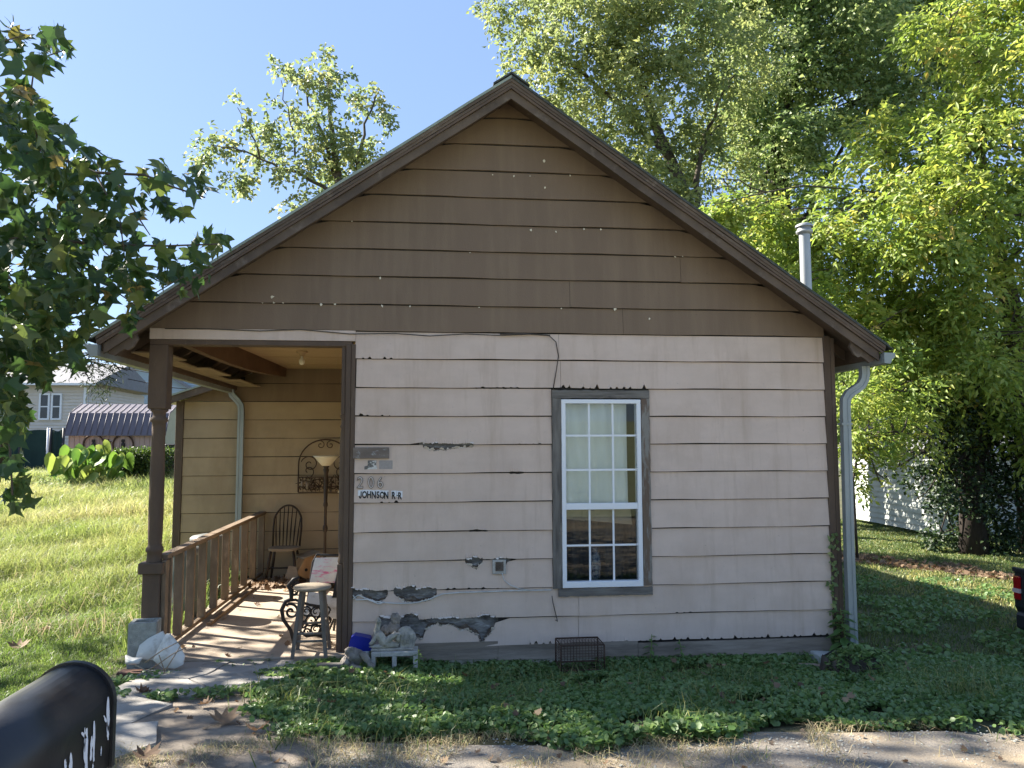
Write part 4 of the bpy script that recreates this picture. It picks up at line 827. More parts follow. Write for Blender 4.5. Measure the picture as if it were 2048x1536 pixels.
# stool
st = thing('stool', (-.36, .0, .2), 'weathered round topped wooden stool at the front of the porch', 'stool')
b = MB(); b.lathe((-.355, .0, .765), [(.001, 0), (.150, 0), (.165, .008), (.168, .022), (.160, .034), (.10, .037), (.001, .036)], 28); b.build('seat', Mt['stooltop'], st)
tops = {(-1, -1): (-.44, -.09), (1, -1): (-.27, -.09), (-1, 1): (-.44, .09), (1, 1): (-.27, .09)}
legs = {}
for (sx, sy), (x, y) in tops.items():
    fx, fy = -.355+sx*.145, sy*.14; legs[(sx, sy)] = ((x, y), (fx, fy))
    zf = .2 if sy > 0 else .19
    b = MB(); b.tube([(x, y, .766), (x+(fx-x)*.5, y+(fy-y)*.5, .48), (fx, fy, zf)], [.022, .024, .021], 4, smooth=False); b.build('leg', Mt['stoolwood'], st)
def legp(k, z):
    (x, y), (fx, fy) = legs[k]; f = (.766-z)/.566; return V((x+(fx-x)*f, y+(fy-y)*f, z))
for k1, k2, z in (((-1, -1), (1, -1), .40), ((-1, 1), (1, 1), .44), ((-1, -1), (-1, 1), .36), ((1, -1), (1, 1), .48), ((-1, -1), (1, -1), .335)): MB().tube([legp(k1, z), legp(k2, z)], .013, 6).build('stretcher', Mt['stoolwood'], st)
# leaf pile on the porch
def leaf_poly():
    return [(0, 0), (.18, .05), (.45, .10), (.42, .28), (.62, .42), (.30, .46), (.40, .78), (.14, .66), (0, 1.0), (-.14, .66), (-.40, .78), (-.30, .46), (-.62, .42), (-.42, .28), (-.45, .10), (-.18, .05)]
def scatter_dead(n, fn, s0, s1):
    L = np.array(leaf_poly()); k = len(L); vs = []; ti = []
    for i in range(n):
        p = fn(); s = rnd.uniform(s0, s1); a = rnd.uniform(0, 6.28); R = Matrix.Rotation(a, 3, 'Z')@Matrix.Rotation(rnd.uniform(-.7, .7), 3, 'X')@Matrix.Rotation(rnd.uniform(-.7, .7), 3, 'Y'); cu = rnd.uniform(.3, 1.2); t_ = rnd.random()
        for (x, y) in L: vs.append(V(p)+R@V((x*s, (y-.5)*s, cu*s*(x*x+(y-.5)**2)+.1*s))); ti.append(t_)
    return npmesh('dead', vs, np.arange(n*k), np.full(n, k), ti)
def pile():
    a = rnd.gauss(0, .35); c = rnd.gauss(0, .22); return (-1.25+a, 3.55+c, .205+rnd.uniform(0, .05)*max(0, 1-abs(a)*2))
tag(link('leaf_pile', scatter_dead(220, pile, .05, .11), Mt['deadleaf']), 'brown fallen leaves heaped under the porch chair', kind='stuff')
def strew():
    return (rnd.uniform(-1.6, -.3), rnd.uniform(-.05, 3.4)**1.0, .205)
tag(link('porch_leaves', scatter_dead(26, strew, .03, .07), Mt['deadleaf']), 'scattered dry leaf scraps on the porch floor', kind='stuff')

# ================================================================== things at the front corners
def cmu(name, x0, x1, y0, y1, z0, z1, axis_, m, label, rot=None, cells=2):
    "hollow block: shell, webs; the cells open along axis_"
    b = MB(); t_ = .038; o_ = V(((x0+x1)/2, (y0+y1)/2, z0))
    R = rot if rot is not None else Matrix.Identity(3)
    def bx(a, c):
        b.box(a, c, rot=R, piv=o_, ch=.004)
    if axis_ == 'y':
        bx((x0, y0, z0), (x1, y1, z0+t_)); bx((x0, y0, z1-t_), (x1, y1, z1))
        for i in range(cells+1):
            x = x0+(x1-x0-t_)*i/cells; bx((x, y0+.001, z0+t_), (x+t_, y1-.001, z1-t_))
    else:
        bx((x0, y0, z0), (x1, y0+t_, z1)); bx((x0, y1-t_, z0), (x1, y1, z1))
        for i in range(cells+1):
            x = x0+(x1-x0-t_)*i/cells; bx((x, y0+t_, z0+.001), (x+t_, y1-t_, z1-.001))
    return tag(b.build(name, Mt[m]), label, 'concrete block')
cmu('concrete_block', -1.865, -1.64, -.24, -.04, .17, .555, 'z', 'cmu', 'grey hollow concrete block standing upright against the porch post', rz(.12), 1)
cmu('concrete_block', .20, .60, -.36, -.17, .075, .278, 'y', 'cmuw', 'whitish hollow concrete block lying under the carved sculpture')
# white ceramic shards on bricks
tag(MB().box((-1.86, -.45, .13), (-1.60, -.34, .20), rot=rz(-.12), ch=.004).build('brick', Mt['brick']), 'dark red brick lying under the white ceramic shards', 'brick')
def shard(px, y, bul, lean, label):
    "broken curved plate seen from the front: outline, bulging middle, real thickness"
    P = [at(u, v, y) for u, v in px]; zmin = min(p.z for p in P); P = [p+V((0, (p.z-zmin)*lean, 0)) for p in P]; n = len(P); c = sum(P, V((0, 0, 0)))/n
    Q = []
    for i in range(n):
        for k in range(3): Q.append(P[i].lerp(P[(i+1) % n], k/3))
    P = Q; n = len(P); b = MB(); th_ = V((.003, .013, .002)); rings = (1, .92, .75, .5, .25)
    fr_ = [c+(p-c)*r+V((0, -bul*(1-r*r), 0)) for r in rings for p in P]+[c+V((0, -bul, 0))]; m = len(rings)*n; fs = []
    for k in range(len(rings)-1):
        for i in range(n): j = (i+1) % n; fs.append((k*n+i, k*n+j, (k+1)*n+j, (k+1)*n+i))
    for i in range(n): fs.append((m-n+i, m-n+(i+1) % n, m))
    b.add(fr_, fs, True); b.add([x+th_ for x in fr_], [f[::-1] for f in fs], True); b.add(P+[p+th_ for p in P], [(i, i+n, (i+1) % n+n, (i+1) % n) for i in range(n)])
    return tag(b.build('ceramic_shard', Mt['ceramic'], fix=False), label, 'shard', 'broken pieces of white ceramic by the porch corner')
shard([(270, 1317), (275, 1293), (290, 1281), (318, 1267), (330, 1284), (320, 1321), (295, 1320)], -.31, .03, .35, 'left white ceramic shard with upright straight rim by porch corner')
shard([(305, 1322), (314, 1296), (326, 1272), (334, 1272), (352, 1291), (367, 1314), (365, 1330), (350, 1337), (325, 1336)], -.44, .05, .25, 'rounded white ceramic shard with a pointed top lying on the walk slab edge')
shard([(247, 1313), (262, 1318), (282, 1318), (277, 1328), (262, 1330), (250, 1328)], -.38, .03, .5, 'smallest white ceramic shard resting on the dark brick')
b = MB()
for pts in (((290, 1325), (325, 1300), (368, 1278)), ((300, 1340), (345, 1308), (372, 1295)), ((325, 1350), (350, 1310), (362, 1290)), ((270, 1330), (310, 1350)), ((330, 1345), (318, 1310))):
    b.tube([at(u, v, -.56) for u, v in pts], .005, 5)
tag(b.build('dry_twigs', Mt['bleached']), 'few dry twigs lying over the white ceramic shards', 'twigs')
# sculpture on the block
sc_ = thing('sculpture', (.38, -.27, .279), 'rough pale stone sculpture of a reclining figure on the concrete block', 'sculpture')
b = MB(); b.blob((.49, -.24, .37), (.10, .07, .095), lump=.12, seed=3, seg=16); b.box((.43, -.30, .279), (.57, -.19, .43), ch=.02); b.box((.20, -.33, .279), (.57, -.19, .30), ch=.008); b.build('rock', Mt['stone'], sc_)
b = MB()
b.tube([(.235, -.28, .40), (.25, -.28, .46), (.255, -.28, .52)], [.03, .026, .022], 8); b.blob((.255, -.285, .525), (.026, .026, .032), seed=2)
b.tube([(.25, -.29, .43), (.30, -.30, .365), (.34, -.30, .335), (.43, -.29, .32)], [.035, .04, .04, .02], 10)
b.tube([(.30, -.31, .33), (.36, -.32, .385), (.41, -.32, .425), (.435, -.32, .42), (.43, -.32, .36)], [.03, .028, .022, .02, .016], 8)
b.tube([(.245, -.29, .44), (.225, -.30, .375), (.19, -.30, .33)], [.022, .02, .016], 8); b.blob((.27, -.30, .315), (.09, .03, .02), lump=.1)
b.build('figure', Mt['stone'], sc_)
b = MB(); b.blob((.40, -.20, .52), (.045, .035, .06), lump=.12, seed=5); b.blob((.385, -.2, .45), (.06, .04, .06), lump=.15, seed=6); b.blob((.32, -.2, .43), (.05, .035, .05), lump=.15, seed=8); b.build('second_figure', Mt['stoned'], sc_)
# lying stone animal
an = MB(); an.blob((.06, -.35, .245), (.085, .07, .075), lump=.1, seed=9); an.blob((-.01, -.38, .21), (.05, .045, .05), lump=.1, seed=4)
an.tube([(.11, -.38, .29), (.155, -.41, .265), (.19, -.42, .21), (.215, -.42, .17)], [.02, .03, .026, .03], 8); an.blob((.205, -.42, .165), (.045, .035, .03), lump=.1, seed=1); an.blob((.02, -.37, .30), (.045, .03, .035), lump=.1, seed=12)
an.tube([(.03, -.41, .19), (.08, -.43, .17), (.13, -.43, .16)], [.03, .026, .02], 8)
tag(an.build('stone_animal', Mt['stoned']), 'weathered stone animal figure lying on the ground beside the block', 'statue')
# blue tub
bb = thing('storage_tub', (.09, -.13, .12), 'blue plastic tub with pale grey lid against the siding', 'tub')
b = MB(); b.prism([(-.0, .245), (.19, .245), (.20, .30), (.175, .355), (.04, .385), (.008, .36), (-.01, .30)], -.17, -.05); b.build('body', Mt['bluebin'], bb)
MB().box((-.015, -.19, .20), (.175, -.06, .245), ch=.008).box((0, -.18, .1), (.165, -.07, .2), ch=.006).build('lid', Mt['greybin'], bb)
# plank, pot shards near the stool foot
tag(MB().box((-.24, -.50, .13), (-.02, -.44, .23), rot=rz(-.1), ch=.004).build('wood_block', Mt['graywoodh']), 'short weathered wood block among weeds in front of the stool', 'wood block')
import mathutils.noise as mn
def roughen(o, cuts, amp):
    bm = bmesh.new(); bm.from_mesh(o.data); bmesh.ops.subdivide_edges(bm, edges=bm.edges[:], cuts=cuts, use_grid_fill=True); bm.normal_update()
    for v in bm.verts:
        q = v.co+o.location; v.co += v.normal*amp*(mn.noise(q*38)+.7*mn.noise(q*85)+.5*mn.noise(q*170))
    bm.to_mesh(o.data); bm.free()
for o in list(sc_.children)+[x for x in COL.objects if x.name.startswith('stone_animal')]: roughen(o, 2, .007)
# wire cage
cg = thing('wire_cage', (2.03, -.35, .1), 'small rusty wire cage in the ground cover against the skirt board', 'cage')
b = MB(); x0, x1, y0, y1, z0, z1 = 1.85, 2.24, -.42, -.14, .09, .30
for x in (x0, x1):
    for y in (y0, y1): b.tube([(x, y, z0), (x, y, z1)], .007, 6)
for z in (z0, z1):
    b.tube([(x0, y0, z), (x1, y0, z), (x1, y1, z), (x0, y1, z), (x0, y0, z)], .006, 6)
b.build('frame', Mt['rust'], cg)
b = MB()
for i in range(1, 14):
    x = x0+(x1-x0)*i/14; b.tube([(x, y0, z0), (x, y0, z1), (x, y1, z1), (x, y1, z0)], .002, 4, cap=False)
for i in range(1, 9):
    z = z0+(z1-z0)*i/9; b.tube([(x0, y1, z), (x0, y0, z), (x1, y0, z), (x1, y1, z)], .002, 4, cap=False)
for i in range(1, 9): y = y0+(y1-y0)*i/9; b.tube([(x0, y, z1), (x1, y, z1)], .002, 4, cap=False)
tag(b.build('mesh', Mt['rust'], cg), kind='stuff')
# metal bins behind the railing
def bin_(x, y, r, h, label):
    g = thing('metal_bin', (x, y, float(H(x, y))), label, 'bin', 'bins standing outside the porch railing'); z = float(H(x, y))-.02
    b = MB(); b.lathe((x, y, z), [(.001, 0), (r*.9, 0), (r*.93, h*.3), (r*.95, h*.32), (r*.95, h*.35), (r*.97, h*.65), (r*.99, h*.67), (r, h)], 24); b.build('body', Mt['dull'], g)
    b = MB(); b.lathe((x, y, z+h), [(r*1.04, -.03), (r*1.05, .01), (r*.9, .035), (.05, .06), (.001, .06)], 24); b.build('lid', Mt['galv'], g)
bin_(-1.98, 1.75, .17, .80, 'nearer grey metal bin outside the porch railing'); bin_(-2.12, 3.05, .20, .78, 'farther grey metal bin beyond the porch railing')
# splash block, stump at the right corner
a = at(1612, 1300, -.2); tag(MB().box((4.30, -.30, .02), (4.62, -.10, .10), rot=ry(.06), ch=.01).build('splash_block', Mt['greybin']), 'pale grey splash block at the foot of the right corner', 'block')
tag(MB().box((4.05, -.46, .0), (4.86, -.36, .05), rot=ry(.05), ch=.005).build('plank', Mt['skirt']), 'narrow weathered plank lying over the stump by the corner', 'plank')
stp = thing('tree_stump', (4.35, -.75, .05), 'low rotten stump overgrown with leaves in front of the right corner', 'stump')
b = MB(); n = 22; vs = []
for (h, k) in ((-.1, 1.15), (.0, 1.0), (.10, .90), (.17, .86)):
    for i in range(n):
        a_ = 2*math.pi*i/n; r_ = .30*k*(1+.08*math.sin(a_*5+1)+.05*math.sin(a_*11)); vs.append((4.38+r_*math.cos(a_), -.74+r_*.8*math.sin(a_), .04+h+.02*math.sin(a_*7)))
b.add(vs, [(j*n+i, j*n+(i+1) % n, (j+1)*n+(i+1) % n, (j+1)*n+i) for j in range(3) for i in range(n)]+[list(range(3*n, 4*n))], True); b.build('trunk', Mt['bark'], stp)

# ---- mailbox in the near left corner
mb = thing('mailbox', (-.13, -5.45, 1.30), 'black arched metal mailbox with flaking white letters in the near left corner', 'mailbox')
mw, mh = .086, .135; mxc, my1 = -.098, -5.40; mz = 1.347; my0 = my1-.50
def arch_poly(r, zb): return [(r, zb)]+[(r*math.cos(a), mh+r*math.sin(a)) for a in [math.pi*i/18 for i in range(19)]]+[(-r, zb)]
b = MB(); P = [(mxc+x, mz+z) for x, z in arch_poly(mw, 0)]; b.prism(P, my0, my1)
for i in range(len(b.f)-len(P), len(b.f)): b.smooth.add(i)
b.build('shell', Mt['mailblack'], mb)
b = MB(); b.prism([(mxc+x, mz+z) for x, z in arch_poly(mw+.006, -.004)], my1-.012, my1+.004); b.build('end_rim', Mt['mailblack'], mb)
b = MB(); b.prism([(mxc+x, mz+z) for x, z in arch_poly(mw+.004, -.004)], my0-.006, my0+.01); b.build('door', Mt['mailblack'], mb)
MB().box((mxc-.04, my0+.1, .3), (mxc+.04, my0+.18, mz-.03)).box((mxc-.07, my0+.05, mz-.03), (mxc+.07, my1-.06, mz-.003)).build('post', Mt['graywood'], mb)
# flaking white letter strips on the right side: thin ragged vinyl remnants
b = MB()
def flake(u, v, w_, h_, sk=0.):
    w_ *= 1.7
    "ragged remnant; u along the box from the far end, v up"
    n = 7; L = []; Rr = []
    for i in range(n+1):
        f = i/n; e = .35+.65*math.sin(math.pi*min(1, max(0, f*.9+.05)))
        L.append((u-w_/2*e*rnd.uniform(.4, 1)+sk*(f-.5)*h_, v+(f-.5)*h_)); Rr.append((u+w_/2*e*rnd.uniform(.4, 1)+sk*(f-.5)*h_, v+(f-.5)*h_))
    vs = [V((mxc+mw+.0012, my1-a_, mz+z_)) for a_, z_ in L]+[V((mxc+mw+.0012, my1-a_, mz+z_)) for a_, z_ in Rr]
    b.add(vs, [(i, i+1, n+2+i, n+1+i) for i in range(n)])
for a_ in ((.030, .118, .012, .075, .1), (.028, .08, .009, .04, .2), (.045, .112, .008, .02, .8), (.100, .085, .010, .085, .08), (.112, .075, .010, .05, 0), (.135, .075, .016, .10, .05), (.15, .115, .01, .02, 1.2), (.145, .105, .006, .05, .1), (.205, .075, .010, .055, .1), (.212, .05, .012, .04, .2), (.228, .085, .008, .028, .2), (.24, .04, .006, .02, 0), (.30, .075, .012, .012, 0), (.33, .05, .016, .014, 0), (.36, .045, .02, .02, .4), (.21, .02, .01, .03, .1), (.10, .03, .005, .02, 0), (.06, .05, .004, .02, 0)): flake(*a_)
tag(b.build('letter_remnants', Mt['sticker'], mb), kind='stuff')
# ---- pickup at the right edge
tk = thing('pickup_truck', (10.4, .6, -.30), 'dark pickup truck parked at the right edge showing its tail light', 'truck')
tz = -.50; tx = 7.72; ty = -.30; tw = 1.80
def tb(a, c, name, m='truck', ch=.03): return MB().box((tx+a[0], ty+a[1], tz+a[2]), (tx+c[0], ty+c[1], tz+c[2]), ch=ch).build(name, Mt[m], tk)
b = MB(); b.prism([(tx+x, tz+z) for x, z in ((0, .62), (.02, 1.06), (2.0, 1.08), (2.02, 1.08), (2.25, 1.72), (3.6, 1.74), (4.2, 1.12), (5.3, 1.02), (5.4, .5), (5.3, .42), (.1, .42))], ty, ty+tw); b.build('body', Mt['truck'], tk)
tb((-.03, .02, .36), (.10, tw-.02, .56), 'rear_bumper', 'black', .03); tb((-.02, .0, 1.03), (.02, tw, 1.085), 'tailgate_lip', 'black', .01)
for y in (-.004, tw-.10):
    l = tb((-.012, y, .70), (.075, y+.105, .98), 'tail_light', 'redlens', .012); MB().box((tx-.016, ty+y-.003, tz+.785), (tx+.06, ty+y+.108, tz+.835)).build('reverse_lens', Mt['clearlens'], l)
for x in (1.05, 4.45):
    for y in (.0, tw-.22):
        b = MB(); b.lathe((tx+x, ty+y, tz+.37), [(.20, 0), (.34, 0), (.37, .03), (.37, .19), (.34, .22), (.20, .22)], 24, 'y'); wl = b.build('wheel', Mt['tyre'], tk)
        b = MB(); b.lathe((tx+x, ty+y+.02, tz+.37), [(.21, 0), (.19, .03), (.05, .02), (.0, .02)], 16, 'y'); b.build('rim', Mt['alu'], wl)
MB().prism([(tx+x, tz+z) for x, z in ((2.35, 1.15), (2.42, 1.62), (3.5, 1.64), (3.95, 1.17))], ty-.004, ty+tw+.004).build('window', Mt['darkpane'], tk)

# ================================================================== background buildings
def lapwall(b, p0, p1, z0, z1, step=.2, out=.045):
    "lapped wall face between two ground points, facing right of the run"
    p0, p1 = V((p0[0], p0[1], 0)), V((p1[0], p1[1], 0)); d = (p1-p0).normalized(); nrm = V((d.y, -d.x, 0)); n = int((z1-z0)/step)
    for i in range(n):
        za, zb_ = z0+i*(z1-z0)/n, z0+(i+1)*(z1-z0)/n
        b.add([p0+nrm*out+V((0, 0, za)), p1+nrm*out+V((0, 0, za)), p1+V((0, 0, zb_)), p0+V((0, 0, zb_)), p0+V((0, 0, za)), p1+V((0, 0, za))], [(0, 1, 2, 3), (4, 5, 1, 0)])
# beige house
ybg = 36.; a = at(-60, 860, ybg); c = at(178, 772, ybg); bz = 1.0
bh_ = thing('beige_house', (a.x+2, ybg+3, bz), 'beige sided house with paired white windows behind the green screen', 'house')
b = MB(); lapwall(b, (a.x-4, ybg), (c.x, ybg), bz, c.z, .17); lapwall(b, (c.x, ybg), (c.x, ybg+8), bz, c.z, .17); b.build('wall', Mt['beige'], bh_, fix=False)
b = MB(); b.prismf([(-4.6+a.x, c.z), (c.x+.5, c.z), (c.x+.5, c.z+.12), (-4.6+a.x, c.z+.12)], lambda x, z: (x, ybg-.5, z), lambda x, z: (x, ybg-.4, z)); b.build('fascia', Mt['white'], bh_)
b = MB(); b.add([(a.x-4.6, ybg-.5, c.z+.12), (c.x+.5, ybg-.5, c.z+.12), (c.x+.5, ybg+4.2, c.z+1.6), (a.x-4.6, ybg+4.2, c.z+1.6), (c.x+.5, ybg+9, c.z+.12), (a.x-4.6, ybg+9, c.z+.12)], [(0, 1, 2, 3), (3, 2, 4, 5), (1, 4, 2)]); b.build('roof', Mt['farroof'], bh_)
for u0, u1 in ((78, 102), (102.5, 126)):
    p0, p1 = at(u0, 840, ybg), at(u1, 787, ybg); f = MB()
    t_ = .09
    for q0, q1 in (((p0.x, p0.z), (p0.x+t_, p1.z)), ((p1.x-t_, p0.z), (p1.x, p1.z)), ((p0.x+t_, p0.z), (p1.x-t_, p0.z+t_)), ((p0.x+t_, p1.z-t_), (p1.x-t_, p1.z))): f.box((q0[0], ybg-.12, q0[1]), (q1[0], ybg+.01, q1[1]))
    wo = f.build('window', Mt['white'], bh_); MB().box((p0.x+t_, ybg-.085, p0.z+t_), (p1.x-t_, ybg-.08, p1.z-t_)).build('pane', Mt['darkpane'], wo)
    MB().box((p0.x+t_, ybg-.105, (p0.z+p1.z)/2-.03), (p1.x-t_, ybg-.086, (p0.z+p1.z)/2+.03)).build('meeting_rail', Mt['white'], wo)
p0, p1 = at(166, 860, ybg-.1), at(176, 775, ybg-.1); MB().box((p1.x-.2, ybg-.12, bz), (p1.x-.08, ybg-.03, p1.z)).build('downspout', Mt['white'], bh_)
# blue grey house
yb2 = 56.; pk = at(292, 722, yb2); l_ = at(180, 815, yb2); r_ = at(352, 790, yb2)
g = thing('blue_grey_house', (pk.x, yb2+4, .9), 'pale blue grey gabled house far behind the metal roofed shed', 'house')
zl = pk.z-(pk.x-l_.x)*.62; b = MB(); lapwall(b, (l_.x-2, yb2), (r_.x+9, yb2), .9, zl+1.2, .2); 
b.add([(l_.x-2, yb2+.02, zl), (pk.x+5.6, yb2+.02, zl), (pk.x, yb2+.02, pk.z)], [(0, 1, 2)]); b.build('wall', Mt['bluegrey'], g, fix=False)
b = MB()
for s in (-1, 1): b.prism([(pk.x, pk.z+.15), (pk.x+s*6, pk.z-6*.62+.15), (pk.x+s*6, pk.z-6*.62-.1), (pk.x, pk.z-.1)], yb2-.4, yb2+10)
b.build('roof', Mt['farroof'], g)
b = MB(); b.prism([(pk.x+.6, pk.z-.55), (pk.x+12, pk.z-1.0), (pk.x+12, pk.z-4), (pk.x+4.8, pk.z-3.4)], yb2+.2, yb2+9); b.build('roof', Mt['farroof'], g)
p0, p1 = at(274, 786, yb2), at(294, 764, yb2); f = MB(); f.box((p0.x, yb2-.1, p0.z), (p1.x, yb2-.03, p1.z)); wo = f.build('window', Mt['white'], g)
for i in range(3):
    for j in range(4):
        ww, hh = (p1.x-p0.x)*.27, (p1.z-p0.z)*.17; x = p0.x+(p1.x-p0.x)*(.05+i*.315); z = p0.z+(p1.z-p0.z)*(.07+j*.225+(.03 if j > 1 else 0)); MB().box((x, yb2-.115, z), (x+ww, yb2-.101, z+hh)).build('pane', Mt['darkpane'], wo)
# gambrel shed
ysd = 21.; zs0 = float(H(-14, 20)); e0 = at(128, 869, ysd); e1 = at(332, 869, ysd); b0 = at(140, 826, ysd+.35); tp = at(150, 808, ysd+1.2)
sd_ = thing('garden_shed', ((e0.x+e1.x)/2, ysd+1.2, zs0), 'pinkish garden shed with purple grey gambrel metal roof behind the hedge', 'shed')
MB().box((e0.x+.12, ysd+.12, zs0-.2), (e1.x-.1, ysd+2.4, e0.z)).build('wall', Mt['pinkwall'], sd_)
n = 19
for i in range(n+1):
    x = e0.x+.12+(e1.x-.22-e0.x)*i/n; MB().box((x-.012, ysd+.10, zs0-.2), (x+.012, ysd+.119, e0.z-.01)).build('batten', Mt['pinkwall'], sd_)
zb_, zt_ = b0.z, tp.z
b = MB(); b.prismf([(ysd+.12, e1.z-2.2), (ysd+2.4, e1.z-2.2), (ysd+2.4, e1.z), (ysd+2.05, zb_), (ysd+1.26, zt_-.03), (ysd+.42, zb_), (ysd+.12, e1.z)], lambda y, z: (e1.x-.12, y, z), lambda y, z: (e1.x-.08, y, z)); b.build('end_wall', Mt['creamwall'], sd_)
dx = .0
for nm, (ya, za), (yb_, zb2) in (('lower_roof', (ysd-.02, e0.z-.02), (ysd+.36, zb_)), ('upper_roof', (ysd+.36, zb_+.002), (ysd+1.25, zt_)), ('rear_roof', (ysd+1.25, zt_+.002), (ysd+2.6, e0.z))):
    b = MB(); b.add([(e0.x, ya, za), (e1.x, ya, za), (e1.x, yb_, zb2), (e0.x, yb_, zb2), (e0.x, ya, za-.03), (e1.x, ya, za-.03), (e1.x, yb_, zb2-.03), (e0.x, yb_, zb2-.03)], [(0, 1, 2, 3), (7, 6, 5, 4), (0, 4, 5, 1), (1, 5, 6, 2), (2, 6, 7, 3), (3, 7, 4, 0)])
    ro = b.build(nm, Mt['shedroof'], sd_)
    if nm == 'rear_roof': continue
    for i in range(17):
        x = e0.x+.01+(e1.x-e0.x-.02)*i/16; MB().tube([(x, ya-.01, za+.014), (x, yb_, zb2+.018)], .011, 4).build('rib', Mt['shedroof'], ro)
for u, r_ in ((187, 18), (246, 18)):
    p = at(u, 889, ysd+.06); b = MB(); R_ = r_*29.0/F; b.tube(spiral(p, R_, R_, 0, 6.2832, 30), .03, 6, cap=False)
    hp = thing('wheel_ring', (p.x, p.y, p.z-R_), 'round wagon wheel hoop hung on the shed wall, '+('left one of the two' if u < 200 else 'right one near the hedge'), 'hoop', 'hoops on the shed wall'); b.build('hoop', Mt['rust'], hp)
    b = MB(); b.box((p.x-.06, p.y-.03, p.z+.08), (p.x+.06, p.y, p.z+.18), ch=.02).blob((p.x, p.y, p.z-.02), (.07, .05, .11)); b.build('ornament', Mt['iron'], hp)
p = at(216, 885, ysd+.08); b = MB(); P = [(p.x+(.13 if k % 2 == 0 else .05)*math.sin(k*math.pi/5), p.z+(.13 if k % 2 == 0 else .05)*math.cos(k*math.pi/5)) for k in range(10)]; b.prism(P, p.y-.02, p.y+.02); tag(b.build('wall_star', Mt['rust']), 'rusty five pointed star on the shed wall between hoops', 'star')
# green privacy screen
ysc = 25.; fs = thing('screen_fence', (at(80, 900, ysc).x, ysc, 1.1), 'dark green cloth privacy screen on posts below the beige house', 'fence')
for u0, u1 in ((-40, 97), (99, 127)):
    p0, p1 = at(u0, 930, ysc), at(u1, 861, ysc); b = MB(); n = 14; vs = []
    for k in range(2):
        for i in range(n+1): f = i/n; vs.append((p0.x+(p1.x-p0.x)*f, ysc+.04*math.sin(f*11+k), (p0.z-.2) if k == 0 else p1.z+.03*math.sin(f*9)))
    b.add(vs, [(i, i+1, n+2+i, n+1+i) for i in range(n)], True); b.build('screen_panel', Mt['screen'], fs, fix=False)
for u, m_ in ((96, 'white'), (101, 'black'), (127, 'black'), (40, 'black')):
    p1 = at(u, 856, ysc-.1); MB().tube([(p1.x, ysc-.06, .9), (p1.x, ysc-.06, p1.z)], .05, 8).build('post', Mt[m_], fs)
# wheeled bin
ywb = 15.; p0, p1 = at(331, 935, ywb), at(349, 888, ywb); b = MB(); zc = p0.z
wb = thing('wheeled_bin', ((p0.x+p1.x)/2, ywb+.3, zc), 'black wheeled rubbish bin beyond the porch post on the far lawn', 'bin')
x0, x1 = p0.x, p1.x; b.add([(x0+.04, ywb, zc), (x1-.04, ywb, zc), (x1-.04, ywb+.5, zc), (x0+.04, ywb+.5, zc), (x0, ywb-.03, p1.z-.06), (x1, ywb-.03, p1.z-.06), (x1, ywb+.58, p1.z-.06), (x0, ywb+.58, p1.z-.06)], [(3, 2, 1, 0), (4, 5, 6, 7), (0, 1, 5, 4), (1, 2, 6, 5), (2, 3, 7, 6), (3, 0, 4, 7)]); b.build('body', Mt['black'], wb)
MB().box((x0-.02, ywb-.06, p1.z-.058), (x1+.02, ywb+.62, p1.z), ch=.02).build('lid', Mt['black'], wb)
# white garage on the right
gc = (14.4, 12.4); gg = thing('white_garage', (16.5, 15, -.4), 'white lap sided garage half hidden by the vines at right', 'garage')
b = MB(); lapwall(b, (14.8, 17.6), gc, -.36, 1.95, .16); lapwall(b, gc, (21, 12.9), -.36, 1.95, .16); b.build('wall', Mt['whiteside'], gg, fix=False)
for a, c in (((14.33, 12.33, -.36), (14.45, 12.45, 1.95)), ((14.73, 17.55, -.36), (14.87, 17.66, 1.95))): MB().box(a, c).build('corner_board', Mt['whiteside'], gg)
b = MB(); b.add([(14.0, 12.0, 1.95), (21, 12.4, 1.95), (21, 15.2, 2.9), (14.3, 15, 2.9), (14.4, 18, 1.95), (21, 18, 1.95)], [(0, 1, 2, 3), (3, 2, 5, 4), (0, 3, 4)]); b.build('roof', Mt['farroof'], gg)
MB().box((13.98, 11.98, 1.84), (21, 12.03, 1.96)).build('fascia', Mt['white'], gg)
# power lines
for i, (v0, v1) in enumerate(((716, 770), (736, 792))):
    a = at(150, v0, 40); c = at(520, v1, 40); b = MB(); b.tube([a, (a+c)/2+V((0, 0, -.3)), c], .025, 5)
    tag(b.build('power_line', Mt['wire']), ('upper' if i == 0 else 'lower')+' dark power line crossing behind the porch post', 'cable', 'power lines')

